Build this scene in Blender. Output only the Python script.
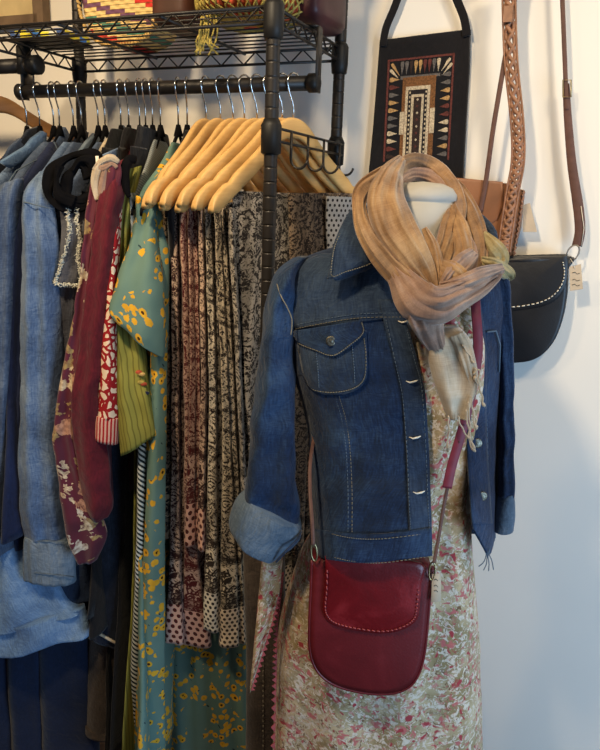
import bpy, bmesh, math, random
from mathutils import Vector, Matrix, noise
random.seed(7)
for o in list(bpy.data.objects):
    bpy.data.objects.remove(o)
scene = bpy.context.scene
COL = scene.collection
V = Vector
PI = math.pi

# ------------------------------------------------------------------ camera
F_PX = 700.0
EYE = V((0, 0, 1.62))
PITCH = math.radians(14.0)
ROLL = math.radians(2.0)
_F = V((0, math.cos(PITCH), -math.sin(PITCH)))
_U = V((0, math.sin(PITCH), math.cos(PITCH)))
_R = V((1, 0, 0))
IR = _R * math.cos(ROLL) + _U * math.sin(ROLL)
IU = _U * math.cos(ROLL) - _R * math.sin(ROLL)
cd = bpy.data.cameras.new('camera')
cam = bpy.data.objects.new('camera', cd)
COL.objects.link(cam)
m3 = Matrix((IR, IU, -_F)).transposed()
cam.matrix_world = Matrix.Translation(EYE) @ m3.to_4x4()
cd.sensor_fit = 'VERTICAL'
cd.sensor_height = 36.0
cd.sensor_width = 28.8
cd.lens = 36.0 * F_PX / 750.0
cd.clip_start = 0.02
scene.camera = cam

# ------------------------------------------------------------------ colour management, world, lights
scene.view_settings.view_transform = 'Standard'
scene.view_settings.look = 'None'
scene.view_settings.gamma = 1.0
scene.view_settings.use_curve_mapping = False
scene.view_settings.exposure = -0.12
w = bpy.data.worlds.new('world')
scene.world = w
w.use_nodes = True
bg = w.node_tree.nodes['Background']
bg.inputs[0].default_value = (0.80, 0.86, 1.0, 1)
bg.inputs[1].default_value = 0.13


def area(name, loc, target, size, power, color, spread=180):
    ld = bpy.data.lights.new(name, 'AREA')
    ld.shape = 'DISK'
    ld.size = size
    ld.energy = power
    ld.color = color
    ld.spread = math.radians(spread)
    lo = bpy.data.objects.new(name, ld)
    COL.objects.link(lo)
    lo.location = loc
    lo.rotation_euler = (V(target) - V(loc)).to_track_quat('-Z', 'Y').to_euler()
    return lo


area('ceiling_lamp_light', (-0.55, 0.25, 2.70), (-0.05, 1.55, 1.60), 0.16, 9.5, (1.0, 0.80, 0.53), 100)
area('ceiling_lamp_light', (0.85, 0.20, 2.75), (0.85, 1.4, 1.90), 0.25, 5.2, (1.0, 0.82, 0.56), 85)
area('ceiling_lamp_light', (-1.5, 0.45, 2.75), (-0.95, 1.80, 1.55), 0.2, 8.0, (1.0, 0.74, 0.42), 90)
area('window_light', (1.65, -0.65, 1.05), (0.55, 1.4, 0.72), 1.4, 56, (0.42, 0.68, 1.0))


def ray(px, py):
    return _F + IR * ((px - 300.0) / F_PX) + IU * ((375.0 - py) / F_PX)


def at(px, py, Y):
    r = ray(px, py)
    return EYE + r * (Y / r.y)


def on_plane(px, py, p0, n):
    r = ray(px, py)
    return EYE + r * ((p0 - EYE).dot(n) / r.dot(n))


def proj(p):
    d = p - EYE
    z = d.dot(_F)
    return (300 + F_PX * d.dot(IR) / z, 375 - F_PX * d.dot(IU) / z)


# ------------------------------------------------------------------ node helper
def C(r, g, b):
    f = lambda v: (v / 12.92 if v <= 0.04045 else ((v + 0.055) / 1.055) ** 2.4)
    return (f(r / 255), f(g / 255), f(b / 255), 1.0)


MATS = {}


class G:
    def __init__(s, name, rough=0.8, metal=0.0, spec=0.3):
        s.mat = bpy.data.materials.new(name)
        s.mat.use_nodes = True
        s.nt = s.mat.node_tree
        s.b = s.nt.nodes['Principled BSDF']
        s.b.inputs['Roughness'].default_value = rough
        s.b.inputs['Metallic'].default_value = metal
        s.b.inputs['Specular IOR Level'].default_value = spec
        tc = s.nt.nodes.new('ShaderNodeTexCoord')
        s.uv = tc.outputs['UV']
        s.obj = tc.outputs['Object']
        MATS[name] = s.mat

    def link(s, inp, v):
        if isinstance(v, bpy.types.NodeSocket):
            s.nt.links.new(v, inp)
        elif v is not None:
            try:
                inp.default_value = v
            except Exception:
                inp.default_value = (v, v, v)

    def m(s, op, a, b=None, c=None, clamp=False):
        n = s.nt.nodes.new('ShaderNodeMath')
        n.operation = op
        n.use_clamp = clamp
        for i, v in enumerate((a, b, c)):
            if v is not None:
                s.link(n.inputs[i], v)
        return n.outputs[0]

    def scale(s, vec, sx, sy=None, sz=1.0, off=(0, 0, 0)):
        n = s.nt.nodes.new('ShaderNodeMapping')
        s.link(n.inputs['Vector'], vec)
        n.inputs['Scale'].default_value = (sx, sx if sy is None else sy, sz)
        n.inputs['Location'].default_value = off
        return n.outputs[0]

    def rot(s, vec, ang):
        n = s.nt.nodes.new('ShaderNodeMapping')
        s.link(n.inputs['Vector'], vec)
        n.inputs['Rotation'].default_value = (0, 0, ang)
        return n.outputs[0]

    def noise(s, vec, sc, det=2.0, rough=0.5, dist=0.0, col=False):
        n = s.nt.nodes.new('ShaderNodeTexNoise')
        s.link(n.inputs['Vector'], vec)
        n.inputs['Scale'].default_value = sc
        n.inputs['Detail'].default_value = det
        n.inputs['Roughness'].default_value = rough
        n.inputs['Distortion'].default_value = dist
        return n.outputs['Color' if col else 'Fac']

    def vor(s, vec, sc, feature='F1', rand=1.0):
        n = s.nt.nodes.new('ShaderNodeTexVoronoi')
        n.feature = feature
        s.link(n.inputs['Vector'], vec)
        n.inputs['Scale'].default_value = sc
        n.inputs['Randomness'].default_value = rand
        return n

    def sep(s, vec):
        n = s.nt.nodes.new('ShaderNodeSeparateXYZ')
        s.link(n.inputs[0], vec)
        return n.outputs[0], n.outputs[1], n.outputs[2]

    def comb(s, x, y, z=0.0):
        n = s.nt.nodes.new('ShaderNodeCombineXYZ')
        for i, v in enumerate((x, y, z)):
            s.link(n.inputs[i], v)
        return n.outputs[0]

    def vadd(s, a, b):
        n = s.nt.nodes.new('ShaderNodeVectorMath')
        n.operation = 'ADD'
        s.link(n.inputs[0], a)
        s.link(n.inputs[1], b)
        return n.outputs[0]

    def warp(s, vec, sc, amt):
        c = s.noise(vec, sc, 2, col=True)
        n = s.nt.nodes.new('ShaderNodeVectorMath')
        n.operation = 'MULTIPLY_ADD'
        s.link(n.inputs[0], c)
        n.inputs[1].default_value = (amt, amt, 0)
        s.link(n.inputs[2], vec)
        return n.outputs[0]

    def mix(s, f, a, b, mode='MIX'):
        n = s.nt.nodes.new('ShaderNodeMix')
        n.data_type = 'RGBA'
        n.blend_type = mode
        s.link(n.inputs[0], f)
        s.link(n.inputs[6], a)
        s.link(n.inputs[7], b)
        return n.outputs[2]

    def ramp(s, f, stops, const=False):
        n = s.nt.nodes.new('ShaderNodeValToRGB')
        cr = n.color_ramp
        cr.interpolation = 'CONSTANT' if const else 'LINEAR'
        while len(cr.elements) < len(stops):
            cr.elements.new(0.5)
        for e, (p, c) in zip(cr.elements, stops):
            e.position = p
            e.color = c
        s.link(n.inputs[0], f)
        return n.outputs[0]

    def step(s, f, lo, hi):
        n = s.nt.nodes.new('ShaderNodeMapRange')
        s.link(n.inputs[0], f)
        n.inputs[1].default_value = lo
        n.inputs[2].default_value = hi
        return n.outputs[0]

    def color(s, v):
        s.link(s.b.inputs['Base Color'], v)
        return s

    def bump(s, h, strength=0.3, dist=0.002):
        n = s.nt.nodes.new('ShaderNodeBump')
        n.inputs['Strength'].default_value = strength
        n.inputs['Distance'].default_value = dist
        s.link(n.inputs['Height'], h)
        s.nt.links.new(n.outputs[0], s.b.inputs['Normal'])
        return s

    def sheen(s, w=0.3):
        s.b.inputs['Sheen Weight'].default_value = w
        s.b.inputs['Sheen Roughness'].default_value = 0.5
        return s


# ------------------------------------------------------------------ materials
def plain(name, col, rough=0.8, metal=0.0, spec=0.3, var=0.12, sc=30, bump=0.0):
    g = G(name, rough, metal, spec)
    n = g.noise(g.obj, sc, 3)
    d = tuple(c * (1 - var * 1.6) for c in col[:3]) + (1,)
    l = tuple(min(1, c * (1 + var)) for c in col[:3]) + (1,)
    g.color(g.ramp(n, [(0.3, d), (0.7, l)]))
    if bump:
        g.bump(n, bump)
    return g.mat


def cloth(name, col, var=0.14, rough=0.9, streak=True, sheen=0.15):
    g = G(name, rough, 0, 0.15)
    n = g.noise(g.scale(g.uv, 260, 60), 1.0, 3)
    n2 = g.noise(g.obj, 9, 3)
    k = g.m('ADD', g.m('MULTIPLY', n, 0.5), g.m('MULTIPLY', n2, 0.5))
    d = tuple(c * (1 - var * 2) for c in col[:3]) + (1,)
    l = tuple(min(1, c * (1 + var * 1.6)) for c in col[:3]) + (1,)
    g.color(g.ramp(k, [(0.35, d), (0.65, l)]))
    med = g.noise(g.obj, 30, 3, 0.55, 1.2)
    g.bump(g.m('ADD', g.m('MULTIPLY', n, 0.1), med), 0.35, 0.009)
    g.sheen(sheen)
    return g.mat


def denim(name, dark, mid, light, fade=0.5):
    g = G(name, 0.85, 0, 0.2)
    big = g.noise(g.obj, 7, 4, 0.6)
    tw = g.noise(g.scale(g.uv, 330, 45), 1.0, 2)
    slub = g.noise(g.scale(g.uv, 70, 500), 1.0, 2)
    k = g.m('ADD', g.m('MULTIPLY', big, 0.62), g.m('ADD', g.m('MULTIPLY', tw, 0.26), g.m('MULTIPLY', slub, 0.18)))
    g.color(g.ramp(k, [(0.36, dark), (0.52, mid), (0.52 + 0.22 / max(fade, .1) * .5, light)]))
    med = g.noise(g.obj, 42, 3, 0.6, 1.4)
    g.bump(g.m('ADD', g.m('MULTIPLY', tw, 0.12), med), 0.45, 0.009)
    g.sheen(0.12)
    return g.mat


denim('denim_jacket', C(9, 17, 32), C(21, 38, 64), C(54, 78, 108))
denim('denim_yoke', C(17, 26, 40), C(36, 50, 70), C(66, 82, 102))
denim('denim_faded', C(66, 78, 92), C(98, 112, 126), C(136, 148, 160))
denim('denim_cuff', C(54, 66, 80), C(82, 96, 110), C(118, 130, 142))
denim('denim_light', C(54, 70, 96), C(88, 108, 138), C(138, 156, 178))
denim('denim_sky', C(66, 90, 124), C(98, 126, 160), C(138, 162, 190))
denim('denim_mid', C(42, 52, 70), C(68, 82, 106), C(112, 126, 146))
denim('denim_dark', C(20, 28, 44), C(34, 46, 68), C(60, 76, 100))
denim('denim_ink', C(14, 17, 26), C(23, 28, 40), C(46, 54, 70))
denim('denim_grey', C(46, 46, 50), C(70, 70, 76), C(104, 104, 110))
denim('denim_brown', C(44, 36, 31), C(66, 56, 48), C(96, 84, 74))
cloth('navy_cloth', C(28, 37, 66))
cloth('navy_skirt', C(20, 31, 54))
cloth('maroon_cloth', C(90, 24, 34), 0.18, sheen=0.15)
cloth('black_cloth', C(22, 20, 22))
cloth('fray', C(206, 204, 190))
cloth('cream_cloth', C(196, 178, 150))
plain('velvet', C(12, 11, 13), 0.95, 0, 0.1)
plain('stitch_tan', C(128, 120, 102), 0.8)
plain('stitch_grey', C(92, 106, 120), 0.8)
plain('stitch_white', C(224, 214, 196), 0.8)
plain('stitch_red', C(168, 78, 78), 0.7)
plain('black_metal', C(40, 35, 31), 0.42, 0.3, 0.5)
plain('post_ring', C(120, 112, 100), 0.5, 0.3)
plain('black_plastic', C(26, 24, 22), 0.5)
plain('chrome', C(210, 208, 204), 0.18, 1.0)
plain('brass', C(168, 150, 110), 0.35, 1.0)
plain('pewter', C(120, 114, 100), 0.4, 0.9, var=0.4, sc=400)
plain('form_white', C(178, 172, 160), 0.55, 0, 0.35, var=0.03)
plain('wall_paint', C(232, 226, 216), 0.85, 0, 0.2, var=0.015, sc=3)
plain('tag_card', C(196, 176, 150), 0.85, var=0.06)
plain('tag_ink', C(70, 60, 52), 0.9)
plain('strap_brown', C(94, 64, 54), 0.55, sc=90)
plain('strap_maroon', C(120, 44, 56), 0.5, sc=60)
plain('board_cream', C(214, 190, 140), 0.8, var=0.05)
plain('board_frame', C(120, 98, 76), 0.6)
plain('purple_leather', C(70, 36, 38), 0.42, var=0.25, sc=14)
plain('brown_leather', C(76, 46, 34), 0.5, var=0.25, sc=14)
plain('wall_hook', C(150, 140, 128), 0.4, 0.8)


def leather(name, col, rough=0.42, scuff=0.3, sc=10):
    g = G(name, rough, 0, 0.45)
    n = g.noise(g.obj, sc, 5, 0.6, 0.6)
    f = g.noise(g.obj, 260, 2)
    d = tuple(c * 0.72 for c in col[:3]) + (1,)
    l = tuple(min(1, c * (1 + scuff) + 0.015 * scuff) for c in col[:3]) + (1,)
    g.color(g.ramp(n, [(0.3, d), (0.52, col), (0.78, l)]))
    g.bump(g.m('ADD', f, g.m('MULTIPLY', n, 2.0)), 0.12, 0.002)
    return g.mat


leather('red_leather', C(100, 24, 28), 0.40, 0.6)
leather('red_leather_flap', C(106, 14, 20), 0.34, 0.9, 14)
leather('navy_leather', C(26, 26, 29), 0.45, 0.5)
leather('tan_leather', C(134, 86, 54), 0.45, 0.3)
leather('braid_leather', C(142, 98, 70), 0.5, 0.5, 60)


def wood(name, a, b):
    g = G(name, 0.42, 0, 0.4)
    n = g.noise(g.scale(g.obj, 60, 6, 60), 1.0, 3, 0.6, 1.2)
    n2 = g.noise(g.obj, 8, 2)
    g.color(g.ramp(g.m('ADD', g.m('MULTIPLY', n, 0.6), g.m('MULTIPLY', n2, 0.4)), [(0.35, a), (0.65, b)]))
    return g.mat


wood('hanger_wood', C(206, 160, 96), C(224, 182, 116))
wood('hanger_wood_dark', C(136, 94, 52), C(158, 114, 68))


def floor_mat():
    g = G('floor_boards', 0.5, 0, 0.4)
    n = g.noise(g.scale(g.obj, 3, 40), 1.0, 4)
    g.color(g.ramp(n, [(0.3, C(70, 44, 30)), (0.7, C(120, 82, 56))]))


floor_mat()


def teal_floral():
    g = G('teal_floral', 0.85, 0, 0.15)
    base = g.mix(g.noise(g.obj, 10, 2), C(84, 112, 104), C(112, 138, 126))
    uv = g.warp(g.uv, 14, 0.006)
    clump = g.step(g.noise(g.scale(g.uv, 15, 12), 1.0, 0), 0.24, 0.58)
    v = g.vor(uv, 46, rand=0.85)
    d = v.outputs['Distance']
    pick = g.m('GREATER_THAN', g.sep(v.outputs['Color'])[0], 0.22)
    on = g.m('MULTIPLY', pick, g.m('GREATER_THAN', clump, 0.5))
    ang = g.noise(g.uv, 300, 1)
    rad = g.m('ADD', 0.33, g.m('MULTIPLY', ang, 0.14))
    petal = g.m('MULTIPLY', g.m('LESS_THAN', d, rad), on)
    eye = g.m('MULTIPLY', g.m('LESS_THAN', d, 0.17), on)
    vb = g.vor(g.scale(uv, 1, 1, 1, (.37, .21, 0)), 50, rand=0.9)
    onb_ = g.m('MULTIPLY', g.m('GREATER_THAN', g.sep(vb.outputs['Color'])[1], 0.45), g.m('GREATER_THAN', clump, 0.55))
    pb_ = g.m('MULTIPLY', g.m('LESS_THAN', vb.outputs['Distance'], rad), onb_)
    eb_ = g.m('MULTIPLY', g.m('LESS_THAN', vb.outputs['Distance'], 0.17), onb_)
    # dark slender leaves around the clusters
    lv = g.vor(g.scale(g.rot(g.uv, 0.7), 95, 32), 1.0, rand=0.9)
    near = g.m('GREATER_THAN', g.noise(g.scale(g.uv, 13, 11, 1, (.12, .12, 0)), 1.0, 0), 0.44)
    stem = g.m('MULTIPLY', g.m('MULTIPLY', g.m('LESS_THAN', lv.outputs['Distance'], 0.17), g.m('GREATER_THAN', g.sep(lv.outputs['Color'])[1], 0.55)), near)
    c = g.mix(stem, base, C(44, 62, 66))
    pc = g.mix(g.noise(g.uv, 60, 1), C(196, 134, 30), C(228, 180, 56))
    c = g.mix(petal, c, pc)
    c = g.mix(eye, c, C(74, 46, 18))
    c = g.mix(pb_, c, pc)
    c = g.mix(eb_, c, C(74, 46, 18))
    g.color(c)
    g.bump(g.noise(g.scale(g.uv, 300, 300), 1.0, 1), 0.15, 0.001)


teal_floral()


def paisley_col(g, dark, light, scale=1.0):
    uv = g.warp(g.uv, 30, 0.02)
    v = g.vor(uv, 30 * scale, 'SMOOTH_F1')
    rings = g.m('SINE', g.m('MULTIPLY', v.outputs['Distance'], 34.0))
    sw = g.noise(uv, 105 * scale, 2, 0.55, 2.6)
    fine = g.noise(g.uv, 260 * scale, 1, 0.5, 1.0)
    k = g.m('ADD', g.m('MULTIPLY', rings, 0.07), g.m('ADD', g.m('MULTIPLY', sw, 0.75), g.m('MULTIPLY', fine, 0.25)))
    return g.ramp(k, [(0.465, dark), (0.535, light)])


def polka_col(g, base, dot, pitch=0.0165, r=0.29):
    x, y, _ = g.sep(g.uv)
    ys = g.m('DIVIDE', y, pitch * 0.8)
    row = g.m('FLOOR', ys)
    off = g.m('MULTIPLY', g.m('FRACT', g.m('MULTIPLY', row, 0.5)), 1.0)
    xs = g.m('ADD', g.m('DIVIDE', x, pitch), off)
    fx = g.m('SUBTRACT', g.m('FRACT', xs), 0.5)
    fy = g.m('MULTIPLY', g.m('SUBTRACT', g.m('FRACT', ys), 0.5), 0.8)
    dd = g.m('SQRT', g.m('ADD', g.m('MULTIPLY', fx, fx), g.m('MULTIPLY', fy, fy)))
    return g.mix(g.m('LESS_THAN', dd, r), base, dot)


def skirt_mat(name, dark, light, pbase, pdot, band=0.10, pitch=0.0165, scale=1.0, border=0.13):
    g = G(name, 0.85, 0, 0.15)
    x, y, _ = g.sep(g.uv)
    body = paisley_col(g, dark, light, scale)
    bord = paisley_col(g, dark, tuple(0.5 * (a + b) for a, b in zip(dark, light)), scale * 0.7)
    tint = g.noise(g.scale(g.uv, 30, 3), 1.0, 1)
    body = g.mix(g.step(tint, 0.45, 0.6), body, g.mix(0.5, body, dark))
    lines = g.m('GREATER_THAN', g.m('SINE', g.m('MULTIPLY', y, 400)), 0.2)
    bord = g.mix(lines, bord, g.mix(0.6, bord, dark))
    c = g.mix(g.m('LESS_THAN', y, band + border), body, bord)
    big = g.m('MULTIPLY', g.m('GREATER_THAN', y, band + 0.03), g.m('LESS_THAN', y, band + border - 0.02))
    c = g.mix(big, c, paisley_col(g, dark, light, 0.55))
    c = g.mix(g.m('LESS_THAN', y, band), c, polka_col(g, pbase, pdot, pitch))
    g.color(c)
    g.bump(g.noise(g.uv, 300, 1), 0.15, 0.001)
    g.sheen(0.1)


skirt_mat('skirt_umber', C(34, 24, 20), C(150, 130, 104), C(120, 100, 78), C(60, 44, 34), band=0.02)
skirt_mat('skirt_rose', C(52, 26, 24), C(200, 172, 150), C(214, 170, 150), C(84, 34, 32))
skirt_mat('skirt_red', C(84, 28, 28), C(196, 160, 140), C(216, 168, 148), C(80, 32, 30), pitch=0.018)
skirt_mat('skirt_ivory', C(42, 32, 28), C(206, 192, 170), C(206, 196, 178), C(48, 42, 40), pitch=0.0125)
skirt_mat('skirt_sand', C(38, 30, 26), C(190, 174, 150), C(204, 184, 160), C(56, 44, 38), pitch=0.0125)
skirt_mat('skirt_slate', C(36, 31, 30), C(176, 166, 154), C(170, 160, 150), C(46, 42, 40), scale=0.85)
skirt_mat('skirt_brown', C(36, 27, 23), C(136, 116, 96), C(150, 130, 110), C(46, 36, 32))


def polka_mat():
    g = G('polka_grey', 0.85, 0, 0.15)
    g.color(polka_col(g, C(146, 142, 138), C(30, 28, 28), 0.013, 0.24))


polka_mat()


def maroon_floral():
    g = G('maroon_floral', 0.7, 0, 0.25)
    uv = g.warp(g.uv, 20, 0.03)
    v = g.vor(uv, 17)
    n = g.noise(uv, 26, 3, 0.6)
    on = g.m('GREATER_THAN', g.m('ADD', n, g.m('MULTIPLY', v.outputs['Distance'], -0.25)), 0.40)
    col = g.ramp(g.sep(v.outputs['Color'])[0], [(0.0, C(206, 184, 150)), (0.3, C(160, 132, 82)), (0.55, C(178, 130, 104)), (0.8, C(202, 190, 172))], True)
    edge = g.noise(g.uv, 120, 3)
    col = g.mix(g.step(edge, 0.4, 0.75), col, C(110, 70, 56))
    base = g.mix(g.noise(g.uv, 12, 1), C(72, 20, 34), C(98, 30, 50))
    g.color(g.mix(on, base, col))
    g.sheen(0.2)


maroon_floral()


def red_print():
    g = G('red_print', 0.85, 0, 0.15)
    uv = g.warp(g.uv, 40, 0.015)
    v = g.vor(uv, 60, 'DISTANCE_TO_EDGE')
    d = v.outputs['Distance']
    leaf = g.m('GREATER_THAN', g.m('ADD', d, g.m('MULTIPLY', g.noise(g.uv, 90, 1), 0.25)), 0.27)
    g.color(g.mix(leaf, C(150, 30, 34), C(226, 200, 172)))


red_print()


def stripe_mat(name, a, b, period, ang=0.0, duty=0.0, rough=0.85):
    g = G(name, rough, 0, 0.15)
    x, y, _ = g.sep(g.rot(g.uv, ang))
    k = g.m('GREATER_THAN', g.m('SINE', g.m('MULTIPLY', x, 2 * PI / period)), duty)
    n = g.noise(g.obj, 12, 2)
    g.color(g.mix(k, g.mix(n, a, tuple(c * .8 for c in a[:3]) + (1,)), b))
    return g.mat


stripe_mat('cuff_stripe', C(216, 170, 150), C(160, 34, 38), 0.0075)
stripe_mat('olive_stripe', C(140, 137, 66), C(104, 100, 46), 0.012, 0.0, 0.72)
stripe_mat('twill_stripe', C(206, 206, 196), C(40, 48, 50), 0.009, 0.9)
stripe_mat('chevron_grey', C(170, 172, 166), C(120, 128, 128), 0.012, 0.7)


def dress_mat():
    g = G('blossom_print', 0.85, 0, 0.15)
    uv = g.warp(g.uv, 60, 0.014)
    base = g.mix(g.step(g.noise(g.uv, 12, 3), 0.4, 0.62), C(146, 126, 88), C(196, 174, 138))
    petals = g.step(g.noise(uv, 84, 3, 0.65, 1.2), 0.50, 0.57)
    c = g.mix(petals, base, C(214, 198, 178))
    veil = g.step(g.noise(g.uv, 16, 2), 0.36, 0.52)
    dark = g.m('MULTIPLY', g.step(g.noise(g.scale(uv, 1, 1, 1, (4, 2, 0)), 100, 2, 0.6, 1.5), 0.58, 0.64), veil)
    c = g.mix(dark, c, C(120, 90, 66))
    pink = g.m('MULTIPLY', g.step(g.noise(g.scale(uv, 1, 1, 1, (1, 8, 0)), 74, 2, 0.5, 0.8), 0.55, 0.62), veil)
    c = g.mix(pink, c, C(186, 104, 98))
    rose = g.m('MULTIPLY', g.step(g.noise(g.scale(uv, 1, 1, 1, (9, 5, 0)), 58, 1, 0.5, 0.5), 0.63, 0.69), 1.0)
    c = g.mix(rose, c, C(164, 62, 66))
    g.color(c)
    g.bump(g.noise(g.obj, 34, 3, 0.55, 1.0), 0.4, 0.008)
    g.sheen(0.1)


dress_mat()


def scarf_mat(name, a, b, c_):
    g = G(name, 0.55, 0, 0.3)
    n = g.noise(g.obj, 14, 4, 0.6, 0.4)
    th = g.noise(g.scale(g.uv, 30, 500), 1.0, 2)
    th2 = g.noise(g.scale(g.uv, 500, 30), 1.0, 2)
    k = g.m('ADD', g.m('MULTIPLY', n, 0.7), g.m('MULTIPLY', g.m('ADD', th, th2), 0.15))
    g.color(g.ramp(k, [(0.36, a), (0.5, b), (0.66, c_)]))
    g.bump(g.m('ADD', th, th2), 0.2, 0.001)
    g.sheen(0.35)


scarf_mat('scarf_gold', C(104, 74, 46), C(148, 112, 74), C(186, 150, 106))
scarf_mat('scarf_mauve', C(116, 88, 72), C(146, 114, 94), C(178, 148, 126))
scarf_mat('scarf_green', C(128, 112, 70), C(162, 144, 100), C(190, 174, 130))
scarf_mat('scarf_sand', C(146, 124, 98), C(184, 164, 136), C(208, 192, 168))


def basket_mat():
    g = G('basket_weave', 0.8, 0, 0.2)
    x, y, _ = g.sep(g.uv)
    cx = g.m('FLOOR', g.m('MULTIPLY', x, 75))
    cy = g.m('FLOOR', g.m('MULTIPLY', y, 110))
    k = g.m('FRACT', g.m('MULTIPLY', g.m('ADD', cy, g.m('MULTIPLY', cx, 0.40)), 1 / 12.0))
    cream = C(238, 206, 136)
    c = g.ramp(k, [(0, C(214, 62, 54)), (0.20, cream), (0.36, C(76, 134, 112)), (0.47, cream), (0.64, C(120, 80, 104)), (0.76, cream)], True)
    gap = g.m('MULTIPLY', g.m('GREATER_THAN', g.m('FRACT', g.m('MULTIPLY', y, 110)), 0.12), 1.0)
    c = g.mix(gap, C(130, 90, 50), c)
    g.color(c)
    h = g.m('MULTIPLY', g.m('SINE', g.m('MULTIPLY', x, 75 * PI)), g.m('SINE', g.m('MULTIPLY', y, 110 * PI)))
    g.bump(h, 0.6, 0.003)


basket_mat()
plain('straw', C(206, 168, 100), 0.8, var=0.25, sc=200)
plain('net_yarn', C(170, 150, 76), 0.9, var=0.25, sc=120)
plain('coral_cloth', C(196, 88, 58), 0.9, var=0.4, sc=70)


def packet_mat():
    g = G('packet_print', 0.4, 0, 0.4)
    x, y, _ = g.sep(g.uv)
    k = g.m('FRACT', g.m('ADD', g.m('MULTIPLY', x, 7.5), g.m('MULTIPLY', g.m('FLOOR', g.m('MULTIPLY', y, 60)), 0.12)))
    g.color(g.ramp(k, [(0, C(66, 90, 140)), (0.22, C(232, 214, 60)), (0.48, C(70, 130, 200)), (0.66, C(232, 222, 70)), (0.84, C(220, 220, 200))], True))


packet_mat()


# ------------------------------------------------------------------ mesh helpers
def put(name, verts, faces, mat, parent=None, uvs=None, smooth=True, base=None):
    """one mesh object; verts in world coordinates, moved relative to the parent (or to base)"""
    off = V((0, 0, 0))
    if parent is not None:
        off = parent.get('_o') and V(parent['_o']) or V((0, 0, 0))
    elif base is not None:
        off = V(base)
    me = bpy.data.meshes.new(name)
    me.from_pydata([tuple(v - off) for v in verts], [], faces)
    if uvs is not None:
        lay = me.uv_layers.new(name='UVMap')
        i = 0
        for fu in uvs:
            for u in fu:
                lay.data[i].uv = u
                i += 1
    if smooth:
        for p in me.polygons:
            p.use_smooth = True
    me.materials.append(MATS[mat] if isinstance(mat, str) else mat)
    o = bpy.data.objects.new(name, me)
    COL.objects.link(o)
    if parent is not None:
        o.parent = parent
        o['_o'] = tuple(off)
    else:
        o.location = off
        o['_o'] = tuple(off)
    return o


def tag(o, label, cat, group=None):
    o['label'] = label
    o['category'] = cat
    if group:
        o['group'] = group
    return o


def thing(name, label, cat, base, group=None):
    o = bpy.data.objects.new(name, None)
    COL.objects.link(o)
    o.empty_display_size = 0.05
    o.location = base
    o['_o'] = tuple(base)
    return tag(o, label, cat, group)


def join(parts):
    vs, fs, us = [], [], []
    for v, f, u in parts:
        k = len(vs)
        vs += v
        fs += [tuple(i + k for i in q) for q in f]
        us += u
    return vs, fs, us


def gridmesh(rows, closed=True, caps=True, vflip=False):
    """rows of points (top to bottom) skinned; uv in metres: u round the loop, v height above the last row"""
    nr, nu = len(rows), len(rows[0])
    cols = nu + 1 if closed else nu
    U = []
    for r in rows:
        acc, l = 0.0, [0.0]
        for i in range(1, cols):
            acc += (r[i % nu] - r[i - 1]).length
            l.append(acc)
        U.append(l)
    Vv = [0.0] * nr
    for j in range(nr - 2, -1, -1):
        Vv[j] = Vv[j + 1] + sum((rows[j][i] - rows[j + 1][i]).length for i in range(0, nu, 3)) / len(range(0, nu, 3))
    verts = [p for r in rows for p in r]
    faces, uvs = [], []
    for j in range(nr - 1):
        for i in range(cols - 1):
            i2 = (i + 1) % nu
            faces.append((j * nu + i, (j + 1) * nu + i, (j + 1) * nu + i2, j * nu + i2))
            uvs.append(((U[j][i], Vv[j]), (U[j + 1][i], Vv[j + 1]), (U[j + 1][i + 1], Vv[j + 1]), (U[j][i + 1], Vv[j])))
    if closed and caps:
        faces.append(tuple(range(nu)))
        uvs.append(tuple((U[0][i], Vv[0]) for i in range(nu)))
        b = (nr - 1) * nu
        faces.append(tuple(b + i for i in range(nu - 1, -1, -1)))
        uvs.append(tuple((U[-1][i], Vv[-1]) for i in range(nu - 1, -1, -1)))
    return verts, faces, uvs


def lerp(a, b, t):
    return a + (b - a) * t


def resample(rows, n, smooth=True):
    """rows: tuples of numbers; n samples along (Catmull-Rom)"""
    k = len(rows)
    out = []
    for i in range(n):
        x = i / (n - 1) * (k - 1)
        j = min(int(x), k - 2)
        t = x - j
        p0, p1, p2, p3 = rows[max(j - 1, 0)], rows[j], rows[j + 1], rows[min(j + 2, k - 1)]
        if smooth:
            out.append(tuple(0.5 * (2 * b + (c - a) * t + (2 * a - 5 * b + 4 * c - d) * t * t + (3 * b - a - 3 * c + d) * t ** 3)
                             for a, b, c, d in zip(p0, p1, p2, p3)))
        else:
            out.append(tuple(lerp(b, c, t) for b, c in zip(p1, p2)))
    return out


def nz(p, f, seed=0.0):
    return noise.noise(V((p[0] * f + seed * 17.3, p[1] * f - seed * 5.1, p[2] * f + seed * 3.7)))


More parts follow.
